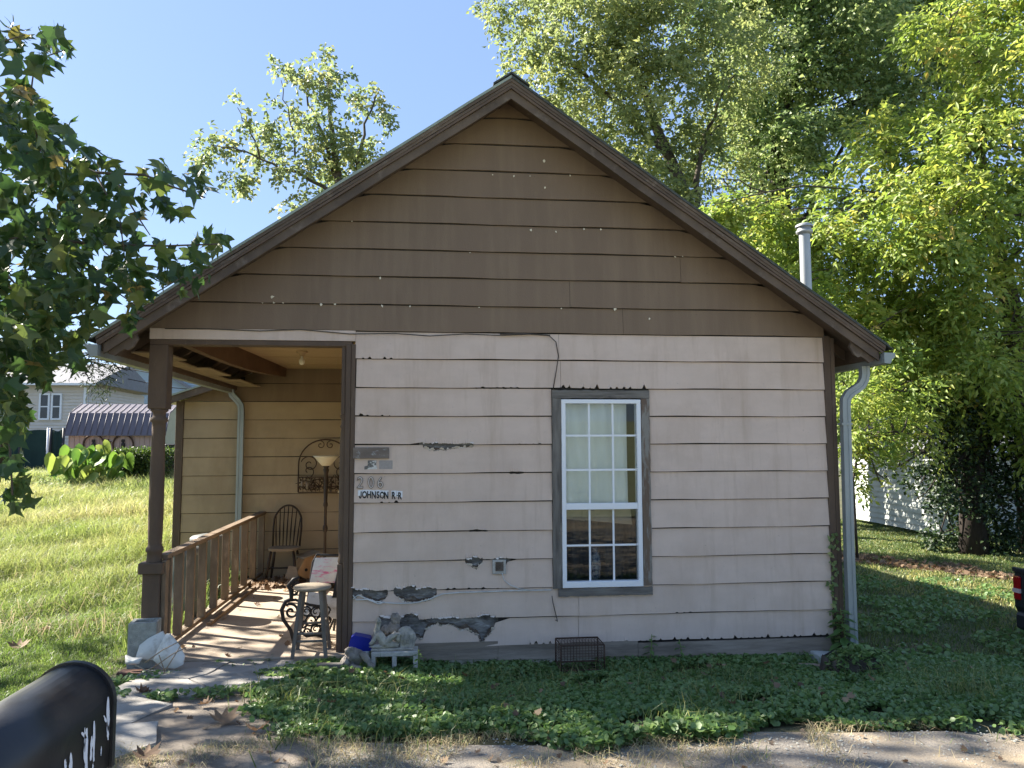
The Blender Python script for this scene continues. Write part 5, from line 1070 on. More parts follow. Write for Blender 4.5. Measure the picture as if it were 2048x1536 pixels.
# ================================================================== FOLIAGE
def unit(a): return a/np.maximum(np.linalg.norm(a, axis=-1, keepdims=True), 1e-9)
def leaf_quads(base, dirn, nrm, L, Wd, tint, fold=.25, wide=.45):
    "rhombic folded leaves, two triangles and more"
    side = unit(np.cross(dirn, nrm)); n = len(base); L = L[:, None]; Wd = Wd[:, None]
    mid = base+dirn*L*wide; up = unit(np.cross(side, dirn))
    v = np.stack([base, mid+side*Wd*.5+up*Wd*fold, base+dirn*L-up*L*.12, mid-side*Wd*.5+up*Wd*fold], 1)
    i0 = np.arange(n)*4; f = np.stack([i0, i0+1, i0+2, i0, i0+2, i0+3], 1)
    return v.reshape(-1, 3), f, np.repeat(tint, 4)
def twig_cloud(centers, radii, count, leafL, leafW, npt, twigL, droop=.35, updir=.45, seed=0, shell=.5, rag=.22):
    "centers/radii of lobes; leaves sit on short twigs grouped in clumps through each lobe"
    R = np.random.default_rng(seed); B, D, Nn, T = [], [], [], []
    for c, r, k in zip(centers, radii, count):
        ncl = max(3, int(k/(npt*15))); d = unit(R.normal(size=(ncl, 3))); rad = r*(R.uniform(0, 1, ncl)**(1/3)*(1-shell)+shell*R.uniform(.55, 1.05, ncl))
        cc = c+d*rad[:, None]*np.array([1, 1, .92]); ct = R.uniform(0, 1, ncl)
        nt_ = max(1, int(k/npt)); w_ = R.integers(0, ncl, nt_)
        base = cc[w_]+R.normal(size=(nt_, 3))*r*rag; dirn = unit(R.normal(size=(nt_, 3))+.7*unit(base-c)+np.array([0, 0, -droop*.4]))
        for j in range(npt):
            f = (j+1)/npt; p = base+dirn*(twigL*f*R.uniform(.8, 1.2, nt_))[:, None]+np.array([0, 0, -1])*(droop*twigL*f*f)
            sd_v = unit(np.cross(dirn, np.array([0, 0, 1.])+R.normal(size=(nt_, 3))*.25)); s = 1 if j % 2 else -1
            if j == npt-1: ld = dirn+R.normal(size=(nt_, 3))*.25
            else: ld = sd_v*s+dirn*.55+R.normal(size=(nt_, 3))*.25
            ld = unit(ld+np.array([0, 0, -droop])); nn = unit(R.normal(size=(nt_, 3))*.6+np.array([0, 0, 1.])*updir+np.array([-.25, -.2, 0]))
            B.append(p); D.append(ld); Nn.append(nn); T.append(np.clip(ct[w_]*.55+R.uniform(0, .45, nt_)+R.normal(size=nt_)*.05, 0, 1))
    B = np.concatenate(B); D = np.concatenate(D); Nn = np.concatenate(Nn); T = np.concatenate(T); n = len(B)
    v, f, t_ = leaf_quads(B, D, Nn, leafL*R.uniform(.7, 1.25, n), leafW*R.uniform(.7, 1.25, n), T)
    return v, f, t_
def lobes(lst, y, dy=1.2, cover=1.6, area=.003, seed=1):
    R = np.random.default_rng(seed); C, Rr, K = [], [], []
    for it in lst:
        u, v, r = it[:3]; cv = it[3] if len(it) > 3 else 1.; yy = y+R.uniform(-dy, dy); p = at(u, v, yy); d = (p-CAM).dot(_f); rw = r*d/F
        C.append(np.array(p)); Rr.append(rw); K.append(int(cv*cover*math.pi*rw*rw/area))
    return C, Rr, K
def foliage(name, v, f, t_, m, parent, origin=None):
    o0 = np.array(worldloc(parent)) if parent is not None else np.array(origin)
    me = npmesh(name, v-o0, f.ravel(), np.full(f.size//3, 3), t_); o = link(name, me, m, parent)
    if parent is None: o.location = origin
    return o
def limb(p0, p1, r0, r1, sag=.0, n=6, seed=0):
    R = random.Random(seed); p0, p1 = V(p0), V(p1); L = (p1-p0).length; pts = []; rs = []
    for i in range(n+1):
        f = i/n; j = L*.035 if 0 < i < n else 0; pts.append(p0.lerp(p1, f)+V((R.uniform(-j, j), R.uniform(-j, j), R.uniform(-j, j)+sag*L*math.sin(math.pi*f)))); rs.append(r0+(r1-r0)*f)
    return pts, rs
def tree(name, label, base, trunkpts, trunkr, C, Rr, K, leafL, leafW, npt, twigL, mat, bark='bark', droop=.35, seed=0, shell=.5, group=None, limbs=1, rag=.22, extra=(), updir=.45):
    tr_ = thing(name, base, label, 'tree', group)
    b = MB(); tp = [V(p) for p in trunkpts]; b.tube(tp, trunkr, 10)
    for p0, p1, r0, r1 in extra: pts, rs = limb(p0, p1, r0, r1, .06, 7, seed+5); b.tube(pts, rs, 7)
    R = random.Random(seed)
    if limbs:
        for i, (c, r) in enumerate(zip(C, Rr)):
            best = min(tp[len(tp)//2:], key=lambda p: (p-V(c)).length+max(0, p.z-c[2])*1.5); pts, rs = limb(best, V(c)+V((0, 0, -.2*r)), trunkr[-1]*.3+.012, .012, .08, 6, seed+i); b.tube(pts, rs, 6, cap=False)
            for j in range(3):
                q = V(c)+V((R.uniform(-1, 1), R.uniform(-1, 1), R.uniform(-.6, 1)))*r*.8; pts, rs = limb(pts[-2], q, .02, .006, .05, 4, seed+i*7+j); b.tube(pts, rs, 5, cap=False)
    b.build('trunk', Mt[bark], tr_)
    v, f, t_ = twig_cloud(C, Rr, K, leafL, leafW, npt, twigL, droop, updir, seed, shell, rag)
    tag(foliage('crown', v, f, t_, Mt[mat], tr_), kind='stuff'); return tr_
# maple beyond the ridge
L = [(600, 180, 42), (632, 140, 34), (655, 110, 20), (658, 90, 10), (655, 230, 60), (560, 240, 40), (562, 150, 24), (590, 320, 48), (510, 290, 46), (470, 230, 24), (475, 200, 14), (430, 275, 40), (410, 300, 30), (470, 350, 32), (490, 380, 26), (540, 300, 36), (690, 300, 60), (745, 220, 30), (748, 180, 18), (765, 260, 28), (730, 300, 40), (690, 370, 50), (640, 340, 46), (595, 405, 22), (570, 412, 12), (690, 150, 20), (640, 400, 40), (700, 200, 26)]
C, Rr, K = lobes(L, 15, .8, 1.55, .0062, 3)
b0 = at(720, 700, 15); b0.z = .2
T = lambda u, v: at(u, v, 15)
tree('maple_tree', 'sparse olive green maple rising behind the left roof slope', b0, [b0, T(705, 520), T(690, 420), T(672, 330), T(660, 230), T(655, 150)], [.26, .2, .16, .11, .06, .03], C, Rr, K, .15, .11, 4, .24, 'mapleleaf', seed=4, shell=.3, rag=.22, limbs=0,
     extra=[(T(520, 318), T(475, 215), .03, .01), (T(590, 315), T(562, 160), .03, .01), (T(685, 400), T(640, 290), .07, .03), (T(690, 410), T(520, 318), .07, .025), (T(520, 318), T(420, 290), .03, .012), (T(660, 330), T(605, 170), .06, .02), (T(690, 420), T(752, 190), .07, .02)])
# tall airy tree
L = [(1000, 30, 50, .6), (1060, 60, 70), (1010, 110, 36, .4), (1090, 130, 70), (1150, 40, 90), (1170, 150, 80), (1240, 90, 90), (1290, 170, 90), (1130, 215, 50), (1200, 240, 80), (1270, 280, 80), (1330, 60, 100), (1380, 180, 90), (1330, 370, 60), (1440, 300, 80), (1470, 420, 70), (1460, 110, 110), (1390, 290, 60), (1240, 340, 60), (1300, -70, 130), (1140, -60, 110), (1180, 320, 50), (1340, 450, 60), (1350, 400, 55), (1405, 470, 60), (1440, 530, 55), (1290, 340, 60), (1380, 330, 50)]
C, Rr, K = lobes(L, 14, 1.3, 2.0, .0060, 5); b0 = at(1420, 800, 14); b0.z = -.3; T = lambda u, v: at(u, v, 14)
tree('elm_tree', 'tall airy light green tree with slanting dark limbs behind the right roof slope', b0, [b0, T(1405, 560), T(1380, 420), T(1345, 330), T(1310, 250), T(1270, 120), T(1250, 0)], [.34, .26, .21, .17, .13, .08, .05], C, Rr, K, .165, .085, 5, .30, 'elmleaf', seed=8, shell=.3, rag=.165, limbs=0,
     extra=[(T(1360, 350), T(1180, 160), .10, .06), (T(1180, 160), T(1060, 90), .06, .02), (T(1250, 200), T(1160, 80), .05, .02), (T(1385, 430), T(1420, 250), .10, .05), (T(1420, 250), T(1470, 150), .05, .03), (T(1390, 320), T(1440, 250), .05, .03), (T(1310, 250), T(1245, 90), .09, .04), (T(1245, 90), T(1230, -60), .04, .03)])
# dark vine clad tree
L = [(1540, 520, 60), (1600, 560, 55), (1640, 420, 55, .8), (1480, 180, 60), (1660, 30, 90), (1880, 260, 60), (1540, 40, 110), (1620, 120, 100), (1560, 200, 110), (1540, 300, 90), (1600, 270, 70), (1500, 250, 70), (1700, 60, 110), (1720, 180, 60, .6), (1800, 90, 110), (1860, 30, 90), (1790, 210, 70), (1840, 180, 90), (1540, 400, 70), (1500, 470, 60), (1580, 480, 60), (1680, 260, 50, .6), (1740, 260, 70), (1560, -90, 150), (1800, -90, 170), (1620, 340, 40, .8), (1920, 130, 80), (1450, -30, 120), (1420, 724, 75, .8), (1455, 690, 75, .8), (1385, 745, 75, .8), (1480, 640, 70, .8)]  # last lobes are unseen, added behind the roof to shade the garage
C, Rr, K = lobes(L, 17, 1.3, 2.5, .0070, 6); b0 = at(1560, 900, 17); b0.z = -.4; T = lambda u, v: at(u, v, 17)
tree('vine_clad_tree', 'dark dense tree hung with vines behind the vent pipe', b0, [b0, T(1570, 600), T(1560, 420), T(1560, 250), T(1600, 100), T(1640, -40)], [.5, .4, .34, .26, .18, .1], C, Rr, K, .175, .11, 4, .30, 'vineleaf', 'barkdark', seed=12, shell=.3, rag=.155,
     extra=[(T(1570, 560), T(1640, 380), .2, .08), (T(1560, 330), T(1800, 170), .16, .05), (T(1640, 380), T(1720, 250), .08, .04)])
# yellow green compound leaved tree
L = [(1945, 40, 90), (2030, 120, 80), (1880, 60, 60), (2040, 20, 80), (1960, 130, 50, .7), (1780, 300, 80), (1700, 385, 80), (1850, 300, 90), (1930, 320, 90), (2040, 280, 100), (1650, 480, 70), (1750, 450, 100), (1860, 430, 110), (1980, 430, 110), (1660, 580, 80), (1760, 570, 100), (1880, 560, 110), (2000, 560, 110), (1720, 680, 80), (1830, 680, 100), (1960, 690, 110), (2060, 650, 90), (1760, 760, 60), (1880, 780, 90), (2000, 800, 90), (1570, 500, 60), (1480, 440, 60), (1430, 400, 45), (1540, 430, 46), (2060, 420, 80), (2050, 880, 60), (1930, 230, 60), (1600, 560, 50)]
C, Rr, K = lobes(L, 8.5, 1.2, 4.6, .0085, 9); b0 = at(2060, 1000, 9.5); b0.z = -.45; T = lambda u, v: at(u, v, 9)
tree('walnut_tree', 'bright yellow green compound leaved tree filling the right side', b0, [b0, T(2050, 800), T(2020, 600), T(1980, 450), T(1960, 300), T(1960, 120)], [.3, .25, .2, .15, .1, .05], C, Rr, K, .175, .075, 7, .46, 'pinnate', seed=15, shell=.4, rag=.19, droop=.45)
# small yellow sprays and dark undergrowth by the garage
L = [(1745, 840, 30, .8), (1720, 870, 36, .8), (1770, 870, 34, .7), (1800, 860, 40, .6), (1705, 790, 50), (1740, 720, 60), (1700, 920, 26), (1690, 860, 40), (1820, 770, 60), (1710, 960, 22), (1740, 905, 34, .7), (1790, 885, 40, .7), (1840, 870, 40, .7), (1760, 960, 22, .4), (1815, 830, 50)]
C, Rr, K = lobes(L, 7.2, .6, 3.4, .0058, 19); b0 = at(1712, 1045, 7.5); b0.z = float(H(b0.x, b0.y)); T = lambda u, v: at(u, v, 7.3)
tree('young_walnut_tree', 'young yellowing tree close behind the right downspout', b0, [b0, T(1706, 960), T(1722, 870), T(1716, 800), T(1742, 730)], [.028, .024, .02, .016, .01], C, Rr, K, .13, .055, 6, .34, 'pinnate', seed=25, shell=.35, rag=.25)
L = [(1950, 880, 70), (1930, 960, 70), (1960, 1040, 64), (1900, 1010, 40, .7), (2000, 930, 70), (1920, 1080, 44), (1980, 1090, 44), (2010, 1020, 44, .6), (1870, 900, 50, .7), (1840, 960, 36, .35), (1800, 930, 40, .3), (1880, 1060, 30, .8), (1960, 800, 80), (1870, 830, 70), (2040, 960, 40, .6)]
C, Rr, K = lobes(L, 9.4, .5, 3.6, .005, 21); b0 = V((13.1, 9.4, -.45)); T = lambda u, v: at(u, v, 9.4)
tree('ivy_covered_trunk', 'dark trunk smothered in ivy in front of the white garage', b0, [b0, T(1945, 1000), T(1950, 850), T(1960, 700)], [.32, .26, .22, .18], C, Rr, K, .10, .075, 3, .18, 'ivyleaf', 'barkdark', seed=31, shell=.45, rag=.2,
     extra=[(T(1945, 1000), T(1840, 900), .05, .02), (T(1840, 900), T(1780, 930), .02, .01), (T(1950, 900), T(1830, 1000), .03, .01)])
# far tree line closing the view at right
L = [(u, 800+20*math.sin(u), 90) for u in range(1640, 2200, 70)]+[(u, 720+30*math.cos(u), 80) for u in range(1660, 2200, 80)]
C, Rr, K = lobes(L, 24, 2, 3.5, .012, 33)
v, f, t_ = twig_cloud(C, Rr, K, .2, .13, 4, .3, .3, .4, 35); o = foliage('far_treeline', v, f, t_, Mt['vineleaf'], None, np.array([18, 24, -.5])); tag(o, 'dark mass of far trees behind the white garage', kind='stuff')
# feathery dark tree at left, beyond the lawn
L = [(200, 725, 38, .6), (235, 745, 28, .6), (180, 755, 34, .6), (215, 700, 30, .4), (150, 720, 50, .6), (165, 690, 40, .6), (255, 738, 14, .5)]
C, Rr, K = lobes(L, 13, .6, 1.0, .003, 41); b0 = at(5, 960, 13); b0.z = float(H(b0.x, b0.y)); T = lambda u, v: at(u, v, 13)
tree('feathery_tree', 'dark feathery leaved tree in front of the blue grey house', b0, [b0, T(10, 850), T(30, 740), T(150, 715)], [.09, .08, .05, .03], C, Rr, K, .16, .03, 6, .35, 'feather', 'barkdark', seed=43, shell=.3, rag=.3, updir=.9)
# hedge
p0, p1 = at(226, 962, 13.5), at(304, 903, 13.5); zc = float(H(p0.x, 13.5)); R_ = np.random.default_rng(51); n = 9000
P = np.stack([R_.uniform(p0.x, p1.x+.4, n), R_.uniform(13.3, 14.5, n), zc+(p1.z-zc)*R_.uniform(.05, 1, n)], 1); fc_ = R_.integers(0, 4, n); P[fc_ == 0, 2] = p1.z+R_.normal(size=(fc_ == 0).sum())*.03; P[fc_ == 1, 1] = 13.3+R_.normal(size=(fc_ == 1).sum())*.04
P += R_.normal(size=P.shape)*.03
v, f, t_ = leaf_quads(P, unit(R_.normal(size=(n, 3))+np.array([0, -.3, .4])), unit(R_.normal(size=(n, 3))+np.array([0, 0, .6])), R_.uniform(.05, .09, n), R_.uniform(.03, .05, n), R_.uniform(0, 1, n))
hd = thing('hedge', ((p0.x+p1.x)/2, 13.9, zc), 'clipped boxy green hedge in front of the pink shed', 'hedge')
tag(foliage('foliage', v, f, t_, Mt['hedgeleaf'], hd), kind='stuff'); MB().box((p0.x+.12, 13.45, zc), (p1.x+.3, 14.4, p1.z-.1)).build('core', Mt['barkdark'], hd)
# elephant ears
def ear_mesh():
    O = [(0, 0), (.16, -.16), (.34, -.20), (.46, -.06), (.48, .16), (.40, .42), (.24, .68), (.08, .88), (0, 1.0)]
    O = O+[(-x, y) for x, y in O[-2:0:-1]]; vs = [(x, y, .55*abs(x)-.5*x*x-.35*max(0, y-.2)**2+.10*math.sin(y*26)*abs(x)) for x, y in O]; n0 = len(vs)
    vs += [(0, .2, -.02), (0, .5, -.03), (0, .75, -.05)]; m = n0//2
    fs = []
    spine = [0, n0, n0+1, n0+2, 8]
    rt = list(range(1, 8)); lf = [n0-i for i in range(1, 8)]
    for S in (rt, lf):
        fs += [(spine[0], S[0], S[1]), (spine[0], S[1], spine[1]), (spine[1], S[1], S[2]), (spine[1], S[2], S[3]), (spine[1], S[3], S[4]), (spine[1], S[4], spine[2]), (spine[2], S[4], S[5]), (spine[2], S[5], spine[3]), (spine[3], S[5], S[6]), (spine[3], S[6], spine[4])]
    out = []
    for k in range(3):
        me = bpy.data.meshes.new('ear_leaf'); me.from_pydata(vs, [], fs); a = me.attributes.new('tint', 'FLOAT', 'POINT'); a.data.foreach_set('value', [(.15, .5, .95)[k]+.05*math.sin(i) for i in range(len(vs))]); me.materials.append(Mt['earleaf']); me.polygons.foreach_set('use_smooth', [True]*len(fs)); out.append(me)
    return out
EM = ear_mesh(); R_ = random.Random(61)
for gi, (ub, vb, leaves, lab) in enumerate(((150, 968, [(112, 915), (122, 935), (140, 918), (150, 940), (165, 905), (178, 925), (128, 955), (152, 962), (175, 950), (140, 900)], 'left elephant ear plant with bright yellow green leaves'), (205, 966, [(190, 900), (205, 890), (222, 905), (240, 925), (235, 945), (200, 930), (185, 945), (215, 950), (250, 915), (175, 905), (205, 915)], 'right elephant ear plant touching the clipped hedge'))):
    y0 = 12.6; b0 = at(ub, vb, y0); b0.z = float(H(b0.x, y0)); pl = thing('elephant_ear', b0, lab, 'plant', 'elephant ears at the lawn edge')
    for (u, v) in leaves+[(u+R_.uniform(-16, 16), v+R_.uniform(-8, 16)) for u, v in leaves]:
        p = at(u, v, y0+R_.uniform(-.5, .5)); sz = R_.uniform(.30, .48); 
        MB().tube([b0+V((R_.uniform(-.2, .2), R_.uniform(-.2, .2), 0)), b0.lerp(p, .6)+V((0, 0, .05)), p], [.022, .018, .012], 6).build('stem', Mt['stem'], pl)
        o = link('leaf', EM[R_.randrange(3)], None, pl); o.location = p-b0; d = V((R_.uniform(-.8, .8), R_.uniform(-.5, .1), R_.uniform(-1.1, -.6))).normalized(); nn = V((R_.uniform(-.5, .5), -1, R_.uniform(.2, .9))); xx = d.cross(nn).normalized(); nn = xx.cross(d); o.rotation_euler = Matrix((xx, d, nn)).transposed().to_euler(); o.scale = (sz, sz, sz)
b0 = at(70, 968, 11.5); b0.z = float(H(b0.x, 11.5))
C = [np.array(b0)+np.array([dx, 0, .1]) for dx in (-.5, 0, .5)]; v, f, t_ = twig_cloud(C, [.3, .36, .3], [300, 400, 300], .07, .03, 4, .14, .3, .5, 63)
sb = thing('low_shrub', b0, 'low olive shrub at the far edge of the long grass', 'shrub'); tag(foliage('foliage', v, f, t_, Mt['mapleleaf'], sb), kind='stuff')

# ---- tulip poplar overhanging from the left
TO = [(0, 0), (.18, -.06), (.44, .02), (.70, .24), (.40, .38), (.40, .54), (.60, .98), (.30, .82), (.12, .76), (0, .70)]
TO = TO+[(-x, y) for x, y in TO[-2:0:-1]]
def tulip_mesh(k, curl, tint):
    vs = [(x, y, curl*(abs(x)**1.5)*.55+.10*math.sin(y*3+k)*y-.18*curl*y*y) for x, y in TO]; n0 = len(vs)
    vs += [(0, .25, 0), (0, .5, -.03*curl)]
    fs = []
    for S in ([1, 2, 3, 4, 5, 6, 7, 8], [n0-1, n0-2, n0-3, n0-4, n0-5, n0-6, n0-7, n0-8]):
        fs += [(0, S[0], n0), (S[0], S[1], n0), (S[1], S[2], S[3], n0), (n0, S[3], n0+1), (S[3], S[4], n0+1), (S[4], S[5], S[6], n0+1), (S[6], S[7], n0+1), (S[7], 9, n0+1)]
    nb = len(vs); vs += [(-.012, 0, 0), (.012, 0, 0), (.006, -.42, .10), (-.006, -.42, .10)]; fs.append((nb, nb+1, nb+2, nb+3))
    return vs, fs
TV = []
for k in range(6):
    vs, fs = tulip_mesh(k, (.5, .8, -.4, 1.0, .2, -.8)[k], 0)
    me = bpy.data.meshes.new('tulip_leaf'); me.from_pydata(vs, [], fs); me.attributes.new('tint', 'FLOAT', 'POINT').data.foreach_set('value', [(.1, .35, .55, .75, .2, .9)[k]]*len(vs)); me.materials.append(Mt['tulipleaf']); TV.append((me, vs, fs))
tb0 = V((-7.2, -1.2, float(H(-7.2, -1.2)))); tp_ = thing('tulip_poplar', tb0, 'tulip poplar overhanging from the left with broad notched leaves', 'tree')
R_ = random.Random(71); LL = []
near = [(60, 105, 46, 10), (110, 85, 36, 7), (25, 70, 30, 5), (25, 235, 70, 34), (100, 300, 66, 30), (185, 345, 56, 18), (60, 400, 100, 52), (215, 415, 66, 24), (300, 370, 40, 8), (325, 340, 22, 3), (385, 360, 36, 6), (345, 400, 30, 4), (170, 510, 96, 48), (60, 550, 110, 60), (285, 520, 60, 18), (360, 540, 46, 10), (400, 525, 36, 6), (430, 480, 22, 4), (400, 480, 26, 3), (265, 600, 50, 12), (70, 650, 85, 44), (10, 700, 70, 36), (165, 600, 56, 18), (140, 690, 34, 8), (90, 735, 30, 6), (20, 790, 36, 9), (15, 850, 36, 7), (40, 830, 20, 3), (15, 940, 40, 8), (30, 985, 26, 5), (-60, 300, 120, 40), (-70, 560, 130, 40), (-60, 780, 110, 30), (-200, 400, 150, 45), (-210, 600, 150, 45), (-330, 480, 140, 40), (-180, 760, 120, 25)]
for (u, v, r, n) in near:
    for _ in range(int(n*(2.5 if u < 140 else 2.1))):
        a = R_.uniform(0, 6.28); q = r*math.sqrt(R_.random()); p = at(u+q*math.cos(a), v+q*math.sin(a), R_.uniform(-3.3, -1.5)); LL.append((p, R_.uniform(.062, .105)))
# crown out of the frame that dapples the walk and the road edge
for (c, r, n) in ((V((-6.2, .8, 4.6)), 2.0, 430), (V((-8.8, 3.5, 8.6)), 3.0, 1750), (V((-5.6, -1.6, 3.4)), 1.3, 160), (V((-6.4, -1.2, 7.4)), 2.2, 800)):
    for _ in range(n):
        d = V((R_.gauss(0, 1), R_.gauss(0, 1), R_.gauss(0, 1))).normalized()*r*R_.random()**.45; LL.append((c+d, R_.uniform(.13, .19)))
def leaf_rot():
    d = V((R_.uniform(-.6, 1), R_.uniform(-.9, .9), R_.uniform(-1.7, .2))).normalized(); return d.to_track_quat('Y', 'Z').to_matrix()@Matrix.Rotation(R_.gauss(0, 1.1), 3, 'Y')
def seen(p):
    q = p-CAM; z = q.dot(_f); return abs(q.dot(_r)/z*F) < 1040 and abs(q.dot(_u)/z*F) < 790
vis = [x for x in LL if seen(x[0])]; hid = [x for x in LL if not seen(x[0])]
vis.sort(key=lambda x: -x[1]/(x[0]-CAM).length); parts, rest = vis[:298], vis[298:]+hid
for p, s in parts:
    o = link('leaf', TV[R_.randrange(6)][0], None, tp_); o.location = p-tb0; o.rotation_euler = leaf_rot().to_euler(); o.scale = (s, s, s)
av, af, asz, at_ = [], [], [], []
for p, s in rest:
    me, vs, fs = TV[R_.randrange(6)]; R3 = leaf_rot(); n0 = len(av); tt = R_.random()
    av += [p-tb0+R3@(V(x)*s) for x in vs]; at_ += [tt]*len(vs)
    for f in fs: af += [i+n0 for i in f]; asz.append(len(f))
tag(link('foliage', npmesh('foliage', av, af, asz, at_), Mt['tulipleaf'], tp_), kind='stuff')
b = MB(); b.tube([tb0, tb0+V((.1, .1, 2)), tb0+V((0, .3, 4.5)), tb0+V((-.4, .8, 7)), tb0+V((-1, 1.8, 10))], [.24, .21, .17, .12, .05], 10); b.build('trunk', Mt['bark'], tp_)
BR = [((-300, 420, -2.0), (-80, 330, -2.4), (80, 300, -2.7), (190, 345, -2.8), (290, 350, -2.9), (340, 372, -2.95), (410, 395, -3.0)), ((80, 300, -2.7), (60, 200, -2.9), (70, 120, -3.0), (130, 100, -3.1)), ((-80, 330, -2.4), (-20, 90, -2.8), (50, 70, -3.0)), ((-320, 560, -2.0), (-60, 470, -2.4), (100, 480, -2.6), (230, 490, -2.7), (330, 492, -2.75), (440, 488, -2.8)), ((100, 480, -2.6), (200, 560, -2.7), (270, 610, -2.7), (380, 545, -2.8)), ((-60, 470, -2.4), (60, 600, -2.6), (100, 680, -2.7), (120, 730, -2.8)), ((-300, 760, -2.0), (-40, 720, -2.4), (20, 800, -2.6), (20, 900, -2.7), (25, 990, -2.8)), ((230, 360, -2.8), (280, 440, -2.8), (300, 470, -2.85)), ((190, 345, -2.8), (240, 440, -2.8), (250, 520, -2.8))]
for k, br in enumerate(BR):
    pts = [at(*q) for q in br]; n = len(pts); MB().tube(pts, [.011*(1-.8*i/(n-1))+.0018 if k in (0, 3, 6) else .005*(1-.7*i/(n-1))+.0015 for i in range(n)], 6).build('branch', Mt['bark'], tp_)
for q in (BR[0][0], BR[3][0], BR[6][0]):
    p = at(*q); pts, rs = limb(tb0+V((0, .2, max(.8, p.z*.75-.3))), p, .06, .0128, .02, 5, 3); MB().tube(pts, rs, 7).build('branch', Mt['bark'], tp_)

# ================================================================== GROUND PLANTS
def blades(P, h, wd, lean, tint, seed, zoff=-.01):
    R = np.random.default_rng(seed); n = len(P); P = P.copy(); P[:, 2] = H(P[:, 0], P[:, 1])+zoff
    a = R.uniform(0, 2*np.pi, n); d = np.stack([np.cos(a), np.sin(a), np.zeros(n)], 1); b_ = R.uniform(0, 2*np.pi, n); s = np.stack([np.cos(b_), np.sin(b_), np.zeros(n)], 1)*(wd[:, None]/2)
    up = np.array([0, 0, 1.]); le = (lean*R.uniform(.2, 1.2, n))[:, None]; h_ = h[:, None]
    mid = P+up*h_*.55+d*h_*le*.3; tip = P+up*h_*(1-.35*le)+d*h_*le
    v = np.stack([P-s, P+s, mid+s*.75, mid-s*.75, tip], 1).reshape(-1, 3); i0 = np.arange(n)*5
    f = np.stack([i0, i0+1, i0+2, i0, i0+2, i0+3, i0+3, i0+2, i0+4], 1); return v, f, np.repeat(tint, 5)
def in_walk(x, y): return (x > -1.72) & (x < -.42) & (y < -.05) & (y > -3)
R2 = np.random.default_rng(81)
def vnoise(x, y, s, ph=0.): return .5+.25*(np.sin(x*s+ph)*np.cos(y*s*1.3+ph*2)+np.sin((x+y)*s*.7+1+ph)*np.sin((x-y)*s*1.9+ph))
# left lawn
n = 400000; y = 18*R2.random(n)**1.35-2.9; x = -1.98-R2.random(n)*(3.2+np.clip(y+3, 0, 30)*.85)
k = ~in_walk(x, y); x, y = x[k], y[k]; n = len(x); far = np.clip(y/14, 0, 1); cl = vnoise(x, y, 2.3)
hgt = (.07+.27*sm((y-.5)/4.5))*(.35+1.3*cl)*R2.uniform(.6, 1.3, n)*np.clip((-1.9-x)/.5, .35, 1)
v, f, t_ = blades(np.stack([x, y, 0*x], 1), hgt, (.005+.009*far)*R2.uniform(.7, 1.3, n), .9+.3*R2.random(n), np.clip(.12+.62*sm((y-.3)/5)*(.35+1.0*vnoise(x, y, .9, 3))+.22*(vnoise(x, y, 3.7, 6)-.5)+R2.normal(size=n)*.15, 0, 1), 82)
tag(foliage('lawn_grass', v, f, t_, Mt['lawn'], None, np.array([-4, 4, .3])), 'long yellow green grass of the left lawn', kind='stuff')
n = 9000; y = 1+15*R2.random(n); x = -2.3-R2.random(n)*(3+y*.85); k = vnoise(x, y, 1.7, 2) > .45; x, y = x[k], y[k]; n = len(x)
v, f, t_ = blades(np.stack([x, y, 0*x], 1), R2.uniform(.18, .40, n), R2.uniform(.005, .009, n)*(1+y*.05), 1.2+.7*R2.random(n), R2.uniform(.2, .9, n), 91)
tag(foliage('hay_stalks', v, f, t_, Mt['straw'], None, np.array([-5, 6, .5])), 'tall pale seed stalks in the long lawn grass', kind='stuff')
# broad low leaves near the post
def rosette(P, s, tint, seed, up=.7):
    R = np.random.default_rng(seed); n = len(P); nrm = unit(R.normal(size=(n, 3))*.45+np.array([0, 0, up])); d = unit(np.cross(nrm, R.normal(size=(n, 3)))); e = np.cross(nrm, d)
    k = 6; ring = []
    for i in range(k):
        a = 2*math.pi*i/k; q = P+(d*math.cos(a)+e*math.sin(a))*s[:, None]*(1. if i else .72)+nrm*s[:, None]*.12; ring.append(q)
    v = np.stack([P]+ring, 1).reshape(-1, 3); i0 = np.arange(n)*(k+1); f = np.concatenate([np.stack([i0, i0+1+i, i0+1+(i+1) % k], 1) for i in range(k)], 1)
    return v, f, np.repeat(tint, k+1)
n = 120000; x = R2.uniform(-.62, 6.6, n); y = -R2.random(n)*2.95+.02
edge = -2.62-.05*np.clip(x, 0, 8)+.16*np.sin(x*2.6)+.08*np.sin(x*7.1); left = -.30-.22*np.sin(y*3)+.05*np.sin(y*11); left = np.where(y > -.55, np.maximum(left, -.12+0*y), left)
k = (y > edge) & (x > left+R2.normal(size=n)*.06) & (vnoise(x, y, 3.4, 1) > .2+.12*R2.random(n)); k &= ~((x > 1.86) & (x < 2.23) & (y > -.41) & (y < -.15)); x, y = x[k], y[k]; n = len(x)
cl = vnoise(x, y, 2.7, 2); z = H(x, y)+R2.uniform(.01, .075, n)*(.5+.9*cl); s = R2.uniform(.010, .022, n)*(1+.3*(vnoise(x, y, 1.3, 5) > .6))
v, f, t_ = rosette(np.stack([x, y, z], 1), s, np.clip(R2.uniform(0, .75, n)+.3*(cl-.5), 0, 1), 83)
tag(foliage('ground_cover', v, f, t_, Mt['clover'], None, np.array([2, -1, .1])), 'dense round leaved ground cover in front of the house', kind='stuff')
